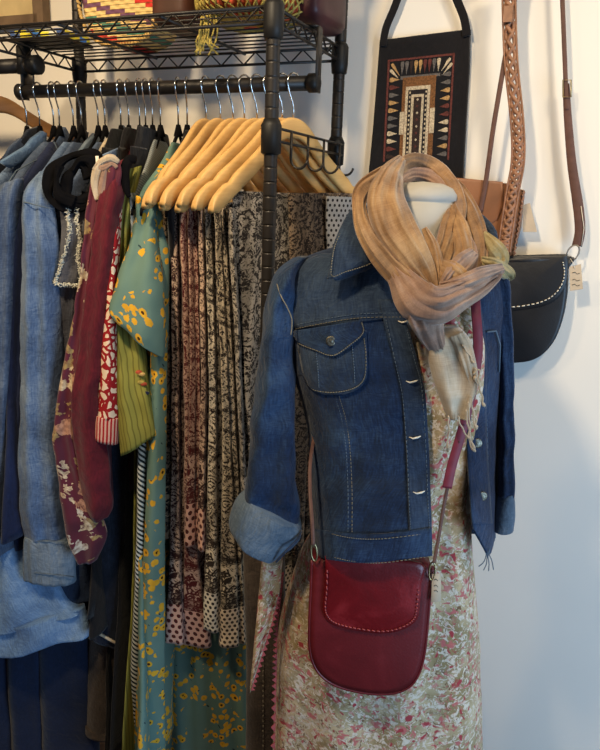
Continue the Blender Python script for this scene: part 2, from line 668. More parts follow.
def drape(rows, thick, nr=40, nu=48, folds=0, amp=0.0, wr=0.003, wf=18, seed=1, ex=2.4, square=False, hollow=0.0, drift=1.5):
    """cloth tube traced in the photo frame: rows (xl, yl, xr, yr, Y[, thick multiplier[, tilt]]) -> closed loops with real depth"""
    rr = [tuple(r) + (1.0, 0.0)[len(r) - 5:] if len(r) < 7 else tuple(r) for r in rows]
    rr = resample(rr, nr)
    out = []
    for j, (xl, yl, xr, yr, Y, tm, tl) in enumerate(rr):
        a, b = at(xl, yl, Y - tl), at(xr, yr, Y + tl)
        c, hw = (a + b) / 2, (b - a) / 2
        n = V((hw.y, -hw.x, 0))
        n = V((0, -1, 0)) if n.length < 1e-6 else n.normalized()
        if n.y > 0:
            n = -n
        loop = []
        v = j / (nr - 1)
        for i in range(nu):
            ph = 2 * PI * i / nu
            cx, sy = math.cos(ph), math.sin(ph)
            cx = math.copysign(abs(cx) ** (2 / ex), cx)
            sy = math.copysign(abs(sy) ** (2 / ex), sy)
            p = c + hw * cx + n * (sy * thick * tm / 2)
            if folds and abs(sy) > 0.05:
                p = p + n * (amp * math.copysign(1, sy) * min(1, abs(sy) * 2) * math.sin(folds * cx * PI + seed * 2 + drift * v + 1.2 * math.sin(3 * v + seed)))
            if wr:
                p = p + n * (wr * (nz(p, wf, seed) + .55 * nz(p, wf * 2.3, seed + 9))) + V((wr * 0.5 * nz(p, wf * 1.3, seed + 3), 0, 0))
            loop.append(p)
        out.append(loop)
    return gridmesh(out)


def ribbon(path, thick, nr=40, nu=28, nf=2, amp=0.004, seed=1, wr=0.002, wf=30):
    """band of fabric along a path (px, py, Y, half width px): flattened tube with lengthwise folds"""
    pp = resample(path, nr)
    out = []
    for j, (x, y, Y, hwp) in enumerate(pp):
        q0, q1 = pp[max(j - 1, 0)], pp[min(j + 1, nr - 1)]
        tx, ty = q1[0] - q0[0], q1[1] - q0[1]
        L = math.hypot(tx, ty) or 1
        nx, ny = ty / L, -tx / L
        a, b = at(x - nx * hwp, y - ny * hwp, Y), at(x + nx * hwp, y + ny * hwp, Y)
        c, hw = (a + b) / 2, (b - a) / 2
        n = V((0, -1, 0.1)).normalized()
        loop = []
        v = j / (nr - 1)
        tk = min(thick, hw.length * 1.3)
        for i in range(nu):
            ph = 2 * PI * i / nu
            cx, sy = math.cos(ph), math.sin(ph)
            p = c + hw * cx + n * (tk / 2 * sy)
            if sy > 0:
                wv = math.cos(nf * PI * cx + seed + 2.0 * v) + .55 * math.cos(2.3 * nf * PI * cx - seed * 1.7 + 3.1 * v)
                p = p + n * (amp * sy ** .6 * (abs(wv) ** .8 * 1.3 - .5))
            p = p + n * (wr * nz(p, wf, seed))
            loop.append(p)
        out.append(loop)
    return gridmesh(out)


def tube(path, r, n=8, caps=True, close=False):
    """round tube along world points; r a number or list"""
    P = [V(p) for p in path]
    k = len(P)
    out = []
    up = None
    for j in range(k):
        if close:
            t = (P[(j + 1) % k] - P[(j - 1) % k])
        else:
            t = P[min(j + 1, k - 1)] - P[max(j - 1, 0)]
        t.normalize()
        if up is None:
            up = t.orthogonal().normalized()
        else:
            up = (up - t * up.dot(t))
            up = up.normalized() if up.length > 1e-6 else t.orthogonal().normalized()
        s = t.cross(up)
        rr = r[j] if isinstance(r, (list, tuple)) else r
        out.append([P[j] + up * (rr * math.cos(2 * PI * i / n)) + s * (rr * math.sin(2 * PI * i / n)) for i in range(n)])
    if close:
        out.append(out[0])
        return gridmesh(out, True, False)
    return gridmesh(out, True, caps)


def smooth_path(pts, n):
    return [V(p) for p in resample([tuple(p) for p in pts], n)]


def strap(path, side, width, thick, n=None):
    """flat band along world points; side = Vector or list of Vectors for the width direction"""
    P = [V(p) for p in path]
    out = []
    k = len(P)
    for j in range(k):
        t = (P[min(j + 1, k - 1)] - P[max(j - 1, 0)]).normalized()
        s = V(side[j] if isinstance(side, list) else side)
        s = (s - t * s.dot(t)).normalized()
        nn = t.cross(s)
        w_ = (width[j] if isinstance(width, (list, tuple)) else width) / 2
        h = thick / 2
        b = min(h, w_) * 0.5
        out.append([P[j] + s * x + nn * y for x, y in ((-w_, -h + b), (-w_ + b, -h), (w_ - b, -h), (w_, -h + b), (w_, h - b), (w_ - b, h), (-w_ + b, h), (-w_, h - b))])
    return gridmesh(out)


def boxm(c, ax, ay, az, sx, sy, sz, bev=0.0):
    c = V(c)
    X, Yv, Z = V(ax) * sx / 2, V(ay) * sy / 2, V(az) * sz / 2
    vs = [c + X * i + Yv * j + Z * k for i in (-1, 1) for j in (-1, 1) for k in (-1, 1)]
    fs = [(0, 1, 3, 2), (4, 6, 7, 5), (0, 4, 5, 1), (2, 3, 7, 6), (0, 2, 6, 4), (1, 5, 7, 3)]
    us = [((0, 0), (0, sz), (sy, sz), (sy, 0)), ((0, 0), (sy, 0), (sy, sz), (0, sz)), ((0, 0), (sx, 0), (sx, sz), (0, sz)),
          ((0, 0), (0, sz), (sx, sz), (sx, 0)), ((0, 0), (0, sy), (sx, sy), (sx, 0)), ((0, 0), (sx, 0), (sx, sy), (0, sy))]
    return vs, fs, us


def plate(pts, n, thick, bulge=0.0, frame=None):
    """closed outline (world points) extruded by thick along n, with a pillowed front (n points to the viewer)"""
    P = [V(p) for p in pts]
    n = V(n).normalized()
    k = len(P)
    c = sum(P, V((0, 0, 0))) / k
    rings = []
    for s, d in ((1.0, 0), (1.0, thick * 0.7), (0.985, thick)):
        rings.append([c + (p - c) * s + n * d for p in P])
    if bulge:
        for s in (0.9, 0.75, 0.5, 0.25):
            rings.append([c + (p - c) * s + n * (thick + bulge * (1 - s * s)) for p in P])
    vs = [p for r in rings for p in r]
    e1 = V((1, 0, 0)) - n * n.x
    e1.normalize()
    e2 = n.cross(e1)
    uvf = lambda i: ((vs[i] - c).dot(e1), (vs[i] - c).dot(e2))
    fs = []
    for j in range(len(rings) - 1):
        for i in range(k):
            i2 = (i + 1) % k
            fs.append((j * k + i, j * k + i2, (j + 1) * k + i2, (j + 1) * k + i))
    fs.append(tuple(range(k - 1, -1, -1)))
    b = (len(rings) - 1) * k
    fs.append(tuple(b + i for i in range(k)))
    return vs, fs, [tuple(uvf(i) for i in f) for f in fs]


def platef(pts, n, thick, bulge=0.0):
    """like plate, but the outline given is that of the front face"""
    n = V(n).normalized()
    return plate([V(p) - n * thick for p in pts], n, thick, bulge)


def lathe(c, axis, prof, n=20):
    """prof: (radius, along axis)"""
    a = V(axis).normalized()
    u = a.orthogonal().normalized()
    s = a.cross(u)
    rows = [[V(c) + a * h + u * (max(r, 1e-5) * math.cos(2 * PI * i / n)) + s * (max(r, 1e-5) * math.sin(2 * PI * i / n)) for i in range(n)] for r, h in prof]
    return gridmesh(rows, True, True)


def P_(name, mesh, mat, parent=None, base=None, smooth=True):
    return put(name, mesh[0], mesh[1], mat, parent, mesh[2], smooth, base)


# ------------------------------------------------------------------ layout of rack and wall
TH = math.radians(22.0)
DD = V((math.sin(TH), math.cos(TH), 0))       # depth of the rack, towards the wall
AA = V((math.cos(TH), -math.sin(TH), 0))      # along the rack, to the right
UP = V((0, 0, 1))
FR = at(272, 100, 1.325)
FR.z = 0
RD, RL = 0.345, 0.70                          # rack depth, rack length
SHELF_Z = at(272, 11, FR.y).z
WALL_P = FR + DD * (RD + 0.10)


def RK(u, v, z):
    p = FR + AA * u + DD * v
    p.z = z
    return p


def on_wall(px, py, off=0.0):
    return on_plane(px, py, WALL_P - DD * off, DD)


def structure(o):
    o['kind'] = 'structure'
    return o


wm = boxm(WALL_P + DD * 0.05 + AA * 0.2 + UP * 1.4, AA, DD, UP, 7.0, 0.1, 2.8)
structure(P_('wall_back', wm, 'wall_paint', smooth=False))
fm = boxm(V((0, 0.9, -0.05)), (1, 0, 0), (0, 1, 0), (0, 0, 1), 7.0, 5.0, 0.1)
structure(P_('floor', fm, 'floor_boards', smooth=False))

# ------------------------------------------------------------------ wire rack
rack = thing('wire_shelving_rack', 'black wire shelving rack with clothes rail, bags standing on its shelf', 'clothes rack', FR)


def post_mesh(u, v):
    prof = []
    z = 0.0
    while z < 2.25:
        prof += [(0.0127, z), (0.0127, z + 0.002), (0.0127, z + 0.0215), (0.0127, z + 0.0232), (0.0119, z + 0.0236), (0.0119, z + 0.0250)]
        z += 0.0254
    return lathe(RK(u, v, 0), UP, prof, 14)


ends = [(0, 0), (0, RD), (-RL, 0), (-RL, RD)]
for u, v in ends:
    po = P_('post', post_mesh(u, v), 'black_metal', rack)
    P_('collar', lathe(RK(u, v, SHELF_Z - 0.046), UP, [(0.0128, 0), (0.0165, 0.002), (0.0185, 0.02), (0.0185, 0.055), (0.0150, 0.062), (0.0128, 0.063)], 14), 'black_plastic', po)
    P_('foot', lathe(RK(u, v, 0.0), UP, [(0.016, 0), (0.018, 0.008), (0.013, 0.02)], 12), 'black_plastic', po)
# trusses
ZT, ZB = SHELF_Z + 0.008, SHELF_Z - 0.018


def truss(p, q, n):
    return tube([lerp(p, q, i / n) + UP * ((ZT if i % 2 else ZB)) for i in range(n + 1)], 0.0022, 6)


for (u0, v0), (u1, v1), n in (((-RL, 0), (0, 0), 24), ((-RL, RD), (0, RD), 24), ((0, 0), (0, RD), 13), ((-RL, 0), (-RL, RD), 13)):
    p, q = RK(u0, v0, 0), RK(u1, v1, 0)
    P_('edge_wire', tube([p + UP * ZT, q + UP * ZT], 0.0031, 8), 'black_metal', rack)
    P_('edge_wire', tube([p + UP * ZB, q + UP * ZB], 0.0031, 8), 'black_metal', rack)
    P_('truss_wire', truss(p, q, n), 'black_metal', rack)
dw = None
for k in range(10):
    v = RD * (k + 0.9) / 10.8
    if dw is None:
        dw = P_('deck_wire', tube([RK(-RL, v, ZT + 0.003), RK(0, v, ZT + 0.003)], 0.0017, 6), 'black_metal', rack)
        v0 = v
    else:
        o = dw.copy()
        COL.objects.link(o)
        o.parent = rack
        o.location = DD * (v - v0)
for u in (-RL * 0.33, -RL * 0.67):
    P_('cross_wire', tube([RK(u, 0, ZT - 0.003), RK(u, RD, ZT - 0.003)], 0.0036, 8), 'black_metal', rack)
# clothes rail, under the middle of the shelf
RAIL_R = 0.0145
_pr = FR + DD * (RD * 0.5)
_q = on_plane(314, 83, _pr, DD)
RAIL_Z = _q.z


def rail_at(px):
    """point of the rail's axis that stands at this column of the photograph"""
    y = 92 - (px - 22) * 0.032
    r = on_plane(px, y, _pr, DD)
    r.z = RAIL_Z
    return r


RA, RB = rail_at(24), rail_at(316)
rail = P_('clothes_rail', tube([RA, RB], RAIL_R, 16), 'black_metal', rack)
for e, sgn in ((RA, -1), (RB, 1)):
    P_('end_cap', lathe(e - AA * 0.006, AA, [(0.012, -0.012), (0.0185, -0.008), (0.0185, 0.008), (0.012, 0.013)], 16), 'black_plastic', rail)
for e, uu in ((RA, -RL), (RB, 0.0)):
    s = RK(uu, RD * 0.5, SHELF_Z)
    s2 = V((e.x, e.y, 0)) + (AA * 0.004)
    P_('rail_bracket', strap([V((s2.x, s2.y, ZT + 0.002)), V((s2.x, s2.y, RAIL_Z - 0.018))], DD, 0.024, 0.004), 'black_metal', rack)
    P_('bracket_hook', strap([V((s2.x, s2.y, ZT + 0.003)), V((s.x, s.y, ZT + 0.006)) + AA * (0.012 if uu else -0.012)], DD, 0.024, 0.004), 'black_metal', rack)

# neighbouring rail at the left edge
r2p = on_plane(36, 65, _pr, DD)
nrail = thing('clothes_rail', 'short black rail end at the top left edge, clamped under the wire shelf', 'rail', r2p)
P_('bar', tube([r2p, r2p - AA * 0.75], 0.0165, 16), 'black_metal', nrail)
P_('end_cap', lathe(r2p, AA, [(0.014, -0.018), (0.0215, -0.016), (0.0215, 0.008), (0.014, 0.012)], 16), 'black_plastic', nrail)
P_('clamp', strap([r2p - AA * 0.035 + UP * (ZT - r2p.z), r2p - AA * 0.035 - UP * 0.02], DD, 0.036, 0.02), 'black_plastic', nrail)
P_('drop_strap', strap([r2p - AA * 0.022, r2p - AA * 0.02 - UP * (r2p.z - RAIL_Z)], AA, 0.026, 0.006), 'black_metal', nrail)

# clip-on hook strip between the right-hand posts
hz = on_plane(280, 129, FR + AA * 0.014, AA).z
hs = thing('hook_strip', 'black wire strip of four hooks clipped between the right rack posts', 'hook rack', RK(0.016, 0.2, hz))
hz2 = hz - 0.022
for z in (hz, hz2):
    P_('strip_wire', tube([RK(0.016, 0.0, z), RK(0.016, RD, z)], 0.0026, 8), 'black_metal', hs)
for v in (0.0, RD):
    P_('clip', lathe(RK(0, v, hz - 0.045), UP, [(0.0135, 0), (0.0185, 0.003), (0.019, 0.05), (0.0135, 0.062)], 14), 'black_plastic', hs)
for px in (290, 307, 323, 339):
    b = on_plane(px, 135, FR + AA * 0.016, AA)
    v = (b - FR).dot(DD)
    pts = [RK(0.019, v, hz), RK(0.019, v, hz2 - 0.018)]
    for i in range(9):
        a = PI + PI * i / 8 * 0.92
        pts.append(RK(0.019 + 0.017 + 0.017 * math.cos(a), v, hz2 - 0.024 + 0.020 * math.sin(a)))
    P_('hook', tube(pts, 0.0026, 8), 'black_metal', hs)


# ------------------------------------------------------------------ hangers
def hook_pts(drop):
    pts = []
    for i in range(15):
        a = math.radians(-35 + 245 * i / 14)
        pts.append(V((0, 0.0185 * math.cos(a), 0.0185 * math.sin(a) + .001)))
    pts += [V((0, -0.011, -0.021)), V((0, -0.003, -0.036)), V((0, 0, -0.048)), V((0, 0, -drop))]
    return pts


def wooden_hanger():
    root = thing('wooden_hanger', 'x', 'hanger', V((0, 0, 0)))
    prof = [(0, -0.064), (0.022, -0.067), (0.045, -0.080), (0.07, -0.103), (0.10, -0.129), (0.14, -0.159), (0.18, -0.187), (0.212, -0.210), (0.226, -0.226), (0.231, -0.240)]
    S = [(-s, z) for s, z in reversed(prof[1:])] + prof
    S = resample(S, 49)
    rows = []
    for s, z in S:
        q = abs(s) / 0.231
        hgt = 0.040 if q < 0.9 else 0.040 * max(0.25, 1 - ((q - 0.9) / 0.1) ** 2 * 0.75)
        th = lerp(0.006, 0.0085, q)
        cx = 0.014 * q * q
        notch = 0.006 * math.exp(-((abs(s) - 0.178) / 0.006) ** 2)
        loop = []
        for i in range(12):
            a = 2 * PI * i / 12
            c, d = math.cos(a), math.sin(a)
            c = math.copysign(abs(c) ** 0.6, c)
            d = math.copysign(abs(d) ** 0.6, d)
            zz = z - hgt / 2 + hgt / 2 * d
            if d > 0.4:
                zz -= notch
            loop.append(V((cx + th * c, s, zz)))
        rows.append(loop)
    P_('body', gridmesh(rows), 'hanger_wood', root)
    P_('hook', tube(hook_pts(0.075), 0.0019, 8), 'chrome', root)
    P_('trouser_bar', tube([V((0.0, -0.20, -0.226)), V((0.0, 0.20, -0.226))], 0.006, 8), 'hanger_wood', root)
    return root


VPROF = [(0, -0.088), (0.015, -0.100), (0.04, -0.122), (0.08, -0.150), (0.13, -0.184), (0.18, -0.220), (0.203, -0.243), (0.210, -0.256)]


def velvet_hanger():
    root = thing('velvet_hanger', 'x', 'hanger', V((0, 0, 0)))
    prof = VPROF
    S = resample([(-s, z) for s, z in reversed(prof[1:])] + prof, 37)
    rows = []
    for s, z in S:
        rows.append([V((0.0028 * c, s, z - 0.005 + 0.005 * d)) for c, d in ((-1, -.7), (-.7, -1), (.7, -1), (1, -.7), (1, .7), (.7, 1), (-.7, 1), (-1, .7))])
    P_('arms', gridmesh(rows), 'velvet', root)
    P_('neck', tube([V((0, 0, -0.076)), V((0, 0, -0.10))], [0.005, 0.011], 8), 'velvet', root)
    P_('bar', tube([V((0, -0.203, -0.252)), V((0, 0.203, -0.252))], 0.003, 6), 'velvet', root)
    P_('hook', tube(hook_pts(0.080), 0.0019, 8), 'chrome', root)
    return root


def place(proto, first, loc, alpha, label, group):
    if first:
        r, ch = proto, None
    else:
        r = proto.copy()
        COL.objects.link(r)
        for c in list(proto.children):
            d = c.copy()
            COL.objects.link(d)
            d.parent = r
    r.location = loc
    r.rotation_euler = (0, 0, -alpha)
    r['label'] = label
    r['group'] = group
    return r


class Hang:
    """vertical plane of a hanger: origin under the rail, h = along the hanger (away), n = to the right"""
    def __init__(s, px, alpha):
        s.a = math.radians(alpha)
        s.p = rail_at(px)
        s.h = V((math.sin(s.a), math.cos(s.a), 0))
        s.n = V((math.cos(s.a), -math.sin(s.a), 0))

    def sz(s, px, py):
        q = on_plane(px, py, s.p, s.n) - s.p
        return q.dot(s.h), s.p.z + q.z

    def pt(s, a, z, t=0.0):
        q = s.p + s.h * a + s.n * t
        q.z = z
        return q


def solve_alpha(px, tip_px, s=-0.225, dz=-0.23):
    lo, hi = 0.0, 75.0
    for _ in range(40):
        mid = (lo + hi) / 2
        H = Hang(px, mid)
        if proj(H.pt(s, H.p.z + dz))[0] > tip_px:
            lo = mid
        else:
            hi = mid
    return (lo + hi) / 2


def shoulder(H, lift=0.007, neck=0.02):
    """near shoulder line of a garment on a velvet hanger, as (s, z)"""
    return [(-s, H.p.z + z + lift) for s, z in VPROF if s >= neck]


def slab(H, near, far=None, thick=0.02, nr=44, nu=40, kf=40.0, amp=0.004, seed=1, toff=0.0, ds=0.0, dz=0.0, halfw=0.215, wr=0.003, tm=None):
    """garment body in the hanger plane; near edge traced by (px, py) from neck to hem, far edge mirrored"""
    S = []
    for k, q in enumerate(near):
        s_, z = q if q[1] < 10 else H.sz(*q)
        S.append((s_ + ds, z + (dz if k == len(near) - 1 else 0)))
    S = [S[0]] + [b for a, b in zip(S, S[1:]) if b[1] < a[1] - .0005]
    S = resample(S, nr)
    out = []
    for j, (sn, z) in enumerate(S):
        v = j / (nr - 1)
        sf = min(-sn if sn < 0 else 0.02, halfw) if far is None else (far if not isinstance(far, tuple) else lerp(far[0], far[1], v))
        sf = max(sf, sn + 0.03)
        c, hw = (sn + sf) / 2, (sf - sn) / 2
        th = thick * (min(1.0, 0.45 + v * 4) if tm is None else lerp(tm[0], tm[1], v))
        loop = []
        for i in range(nu):
            ph = 2 * PI * i / nu
            cx, sy = math.cos(ph), math.sin(ph)
            cx = math.copysign(abs(cx) ** 0.55, cx)
            sy = math.copysign(abs(sy) ** 0.7, sy)
            s_ = c + hw * cx
            t = toff + th / 2 * sy + amp * math.sin(kf * s_ + seed * 2.1 + 1.5 * v) * (0.3 + v)
            p = H.pt(s_, z, t)
            t2 = wr * nz(p, 12, seed)
            loop.append(p + H.n * t2 + H.h * (t2 * 0.7))
        out.append(loop)
    return gridmesh(out)


# wooden hangers and the printed skirts folded over them
W_PX = [206, 221, 233, 245, 257, 270, 283, 294]
W_TIP = [140, 147, 157, 161, 172, 179, 191, 206]
W_AL = [solve_alpha(a, b) for a, b in zip(W_PX, W_TIP)]
ordn = ['first', 'second', 'third', 'fourth', 'fifth', 'sixth', 'seventh', 'eighth']
wproto = wooden_hanger()
WH = []
for k, (px, al) in enumerate(zip(W_PX, W_AL)):
    H = Hang(px, al)
    WH.append(H)
    lab = 'pale wooden hanger with chrome hook, %s of eight counted from the velvet hangers' % ordn[k]
    if k == 7:
        lab = 'pale wooden hanger at the right end of the rail, its whole curved arm showing'
    hg = place(wproto, k == 0, H.p, H.a, lab, 'wooden hangers with printed skirts')
    hg.rotation_euler.x = math.radians((0.5, -1.4, 1.0, -0.8, 1.6, -1.0, 0.4, 1.2)[k])
# (near top px, near bottom px, bottom y, material, label, layers)
SK = [
    (161, 163, 535, 'skirt_umber', 'dark umber printed skirt with a plain tan hem, beside the teal floral dress'),
    (169, 170, 640, 'skirt_rose', 'rose brown paisley skirt whose pink polka dot hem hangs lowest at left'),
    (176, 186, 642, 'skirt_red', 'red brown paisley skirt with wide pink polka dot hem'),
    (185, 186, 543, 'skirt_red', 'short red paisley skirt ending in a small pink polka dot hem'),
    (193, 205, 548, 'skirt_rose', 'rose brown paisley skirt with a high hem, next to the ivory ones'),
    (201, 207, 628, 'skirt_ivory', 'ivory and brown paisley skirt with narrow white polka dot hem'),
    (211, 222, 643, 'skirt_sand', 'sand and brown paisley skirt with beige polka dot hem, nearest the jacket cuff'),
    (226, 240, 560, 'skirt_slate', 'slate grey paisley skirt with its wide face turned to the rack post'),
]
FOLD = [
    [[(161, 171), (162, 172), (161, 172), (160, 171)]],
    [[(171, 179), (172, 180), (170, 181), (165, 184)]],
    [[(179, 187), (184, 192), (184, 198), (183, 212)]],
    [[(188, 193), (190, 196), (187, 196), (184, 195)], [(193, 198), (196, 201), (195, 202), (194, 204)]],
    [[(198, 204), (201, 207), (199, 206), (197, 206)]],
    [[(205, 212), (209, 217), (206, 218), (203, 220)]],
    [[(214, 221), (222, 230), (221, 236), (219, 239)], [(220, 226), (230, 236), (236, 242), (238, 246)]],
    [[(227, 234), (236, 242), (241, 247), (244, 252)]],
]
for k, (x0, x1, yb, mt, lab) in enumerate(SK):
    H = WH[k]
    parts = []
    last = k == 7
    for j in range(3):
        t = (j - 1) * 0.008
        near = [(x0 + (5 if not last else 0), 203 if not last else 195), (x0 + (5 if not last else 0), 206 if not last else 199), (lerp(x0, x1, .2) + 5, lerp(206, yb, .25)), (lerp(x0, x1, .6) + 5, lerp(206, yb, .62)), (x1 + 5, yb)]
        parts.append(slab(H, near, far=0.19 if not last else (0.165, 0.10), thick=0.0065, nr=36, nu=44, kf=70 if not last else 95, amp=0.0022 if not last else 0.006,
                          seed=k * 3.1 + j, toff=t, ds=(0.016, 0.004, 0.012)[j] + random.uniform(-.004, .004), dz=(0.03, 0.02, 0.04)[j], tm=(1.0, 1.4)))
    for f, cols in enumerate(FOLD[k]):
        fr = []
        for (xa, xb), yy in zip(cols, (207, lerp(207, yb, .45), lerp(207, yb, .78), yb - 3 * f)):
            Yn = on_plane((xa + xb) / 2, yy, H.p, H.n).y - .006
            fr.append((xa, yy, xb, yy + (xb - xa) * .1, Yn))
        parts.append(drape(fr, .03, 50, 36, folds=1.0, amp=.003, wr=.004, wf=16, seed=k * 2.3 + f))
    tag(P_('printed_skirt', join(parts), mt, base=H.p - UP * 1.2), lab, 'skirt', 'printed skirts on wooden hangers')
# brown skirt behind and a dotted cloth at the far hanger end
H = WH[7]
parts = []
for j in range(4):
    parts.append(slab(H, [(279 + 15 * j, 197), (280 + 15 * j, 201), (281 + 15 * j, 300), (283 + 14 * j, 420), (285 + 12 * j, 600)], far=0.05 + .045 * j, thick=0.012, nr=24, nu=28, kf=120, amp=0.002, seed=j + 40, toff=0.026))
tag(P_('printed_skirt', join(parts), 'skirt_brown', base=H.p - UP * 1.0), 'dark brown paisley skirt hanging behind the rack post', 'skirt', 'printed skirts on wooden hangers')
tag(P_('dotted_cloth', slab(H, [(311, 196), (311, 199), (312, 230), (314, 320), (316, 500)], far=0.20, thick=0.012, nr=24, nu=28, kf=60, amp=0.003, seed=9, toff=0.047), 'polka_grey', base=H.p - UP * 0.8),
    'pale grey cloth with black polka dots at the far hanger end, above the jacket collar', 'cloth')

# velvet hangers
B_PX = [25, 38, 52, 58, 72, 80, 97, 104, 120, 128, 139, 145, 152, 160, 178, 187]
B_TIP = [-28, -16, 2, 13, 24, 36, 55, 62, 82, 92, 98, 110, 120, 132, 141, 166]
B_AL = [solve_alpha(a, b, -.21, -.25) for a, b in zip(B_PX, B_TIP)]
vproto = velvet_hanger()
BH = []
held = ['charcoal denim jacket', 'light blue denim jacket', 'mid blue stitched denim jacket', 'navy shirt', 'light denim shirt with gathered cuff', 'faded collared denim shirt', 'frayed grey vest',
        'pale collared shirt', 'first black top', 'blue denim waistcoat', 'maroon floral blouse', 'red printed shirt', 'olive tunic', 'grey chevron top', 'teal floral dress', 'black top nearest the wooden hangers']
lab_of = ['black velvet hanger with chrome hook, holding the ' + h for h in held]
for k, (px, al) in enumerate(zip(B_PX, B_AL)):
    H = Hang(px, al)
    BH.append(H)
    place(vproto, k == 0, H.p, H.a, lab_of[k], 'black velvet hangers')

# wooden hanger on the neighbouring rail
h2 = wooden_hanger()
p2 = on_plane(-16, 69, _pr, DD)
p2.z = r2p.z
h2.location = p2
h2.rotation_euler = (math.radians(11), 0, -math.radians(66))
h2['label'] = 'orange brown wooden hanger alone on the short rail at the left edge'
h2['group'] = 'wooden hangers'
for c in h2.children:
    if c.name.startswith('body') or c.name.startswith('trouser'):
        c.data.materials[0] = MATS['hanger_wood_dark']


# ------------------------------------------------------------------ garments on velvet hangers
def garment(name, label, H, cat, group='clothes on velvet hangers'):
    return thing(name, label, cat, H.p - UP * 1.25, group)


def flat(pts, H, thick, t=0.0, bulge=0.0):
    """outline traced on a hanger plane, shifted t to the right"""
    q = [on_plane(x, y, H.p + H.n * t, H.n) for x, y in pts]
    return plate(q, H.n, thick, bulge)


g = garment('denim_jacket', 'charcoal denim jacket hanging outermost at the left edge', BH[0], 'jacket')
P_('body', slab(BH[0], shoulder(BH[0]) + [(-48, 330), (-48, 520), (-48, 600)], thick=0.03, seed=2), 'denim_ink', g)
P_('collar', flat([(2, 158), (9, 146), (18, 138), (24, 146), (20, 154), (6, 164)], BH[0], 0.008, 0.008, 0.004), 'denim_mid', g)
P_('collar', flat([(18, 142), (26, 130), (37, 126), (38, 140), (24, 148)], BH[0], 0.008, 0.010, 0.003), 'denim_ink', g)
g = garment('denim_jacket', 'light blue denim jacket with pale collar near the left edge', BH[1], 'jacket')
P_('body', slab(BH[1], shoulder(BH[1]) + [(-32, 330), (-32, 560)], thick=0.03, seed=3), 'denim_light', g)
P_('collar', flat([(-2, 162), (14, 152), (24, 146), (30, 138), (40, 131), (44, 133), (43, 146), (38, 154), (25, 159), (8, 168)], BH[1], 0.009, 0.010, 0.005), 'denim_sky', g)
g = garment('denim_jacket', 'mid blue stitched denim jacket between light jacket and navy shirt', BH[2], 'jacket')
P_('body', slab(BH[2], shoulder(BH[2]) + [(-9, 320), (-9, 460), (-8, 560)], thick=0.034, seed=4), 'denim_mid', g)
P_('collar', flat([(50, 145), (56, 136), (62, 127), (67, 136), (71, 147), (66, 152), (56, 158), (44, 160)], BH[2], 0.010, 0.012, 0.005), 'denim_mid', g)
cl = [(6, 186), (16, 171), (34, 161), (54, 154)]
P_('stitching', tube([on_plane(x, y, BH[2].p + BH[2].n * 0.0195, BH[2].n) for x, y in cl], 0.0013, 6), 'stitch_grey', g)
P_('stitching', tube([on_plane(x, y, BH[2].p + BH[2].n * 0.029, BH[2].n) for x, y in ((54, 142), (58, 150), (57, 156))], 0.0013, 6), 'stitch_grey', g)
P_('sleeve', drape([(2, 186, 22, 178, 1.46, .6), (-3, 210, 20, 210, 1.45), (-8, 300, 18, 300, 1.46), (-10, 420, 12, 420, 1.47), (-10, 520, 8, 520, 1.48)], 0.07, 30, 32, folds=2, amp=.004), 'denim_mid', g)
g = garment('navy_shirt', 'plain navy shirt, a dark blue strip left of the light denim sleeve', BH[3], 'shirt')
P_('body', slab(BH[3], shoulder(BH[3]) + [(9, 330), (6, 450), (4, 545)], thick=0.03, seed=5), 'navy_cloth', g)
P_('collar', flat([(70, 146), (78, 131), (86, 132), (84, 146), (74, 152)], BH[3], 0.008, 0.010, 0.003), 'denim_ink', g)
P_('sleeve', drape([(14, 196, 30, 190, 1.48, .7), (10, 240, 30, 245, 1.47), (8, 330, 27, 330, 1.475), (4, 440, 26, 440, 1.48), (2, 545, 28, 545, 1.49)], 0.06, 30, 32, folds=2, amp=.005, seed=4), 'navy_cloth', g)

# black tops with broad shoulders standing up behind the coloured ones; two lengthened to fill the gaps below with dark
for hk, s0, yn, lab in ((9, .05, 122, 'black top with broad shoulder above the maroon blouse'), (11, .07, 132, 'black top with broad shoulder above the olive tunic'), (13, .10, 150, 'black top with broad shoulder above the teal dress')):
    H = BH[hk]
    zt = H.p.z - .088
    tag(P_('black_top', slab(H, [(-s0, zt), (-s0 - .012, zt - .006), (-s0 - .04, zt - .045), (-s0 - .055, zt - .08), (yn, 330), (yn - 4, 460)] + ([(yn - 8, 620), (yn - 14, 770)] if hk in (9, 11) else []), thick=0.012, seed=70 + hk, toff=-.016, tm=(1, 1)), 'black_cloth', base=H.p - UP * .9), lab, 'top', 'black tops')

# light denim shirt with gathered cuff
g = garment('denim_shirt', 'light blue denim shirt with long sleeve and gathered cuff', BH[4], 'shirt')
P_('body', slab(BH[4], shoulder(BH[4]) + [(30, 330), (32, 460), (34, 560)], thick=0.028, seed=6), 'denim_light', g)
sl = P_('sleeve', drape([(38, 174, 62, 166, 1.475, .5), (29, 185, 58, 184, 1.455, .8), (24, 203, 54, 208, 1.44), (23, 250, 60, 254, 1.43), (22, 320, 62, 322, 1.43), (21, 400, 64, 402, 1.435), (20, 460, 66, 462, 1.44),
                         (22, 510, 68, 512, 1.445), (26, 535, 70, 536, 1.45, .8)], 0.075, 60, 56, folds=2.2, amp=.005, wr=.006, seed=8), 'denim_light', g)
P_('cuff', drape([(26, 534, 70, 535, 1.448), (25, 540, 73, 541, 1.447), (24, 560, 75, 563, 1.447), (24, 576, 76, 581, 1.447)], 0.066, 14, 48, folds=5, amp=.002, wr=.002), 'denim_faded', sl)
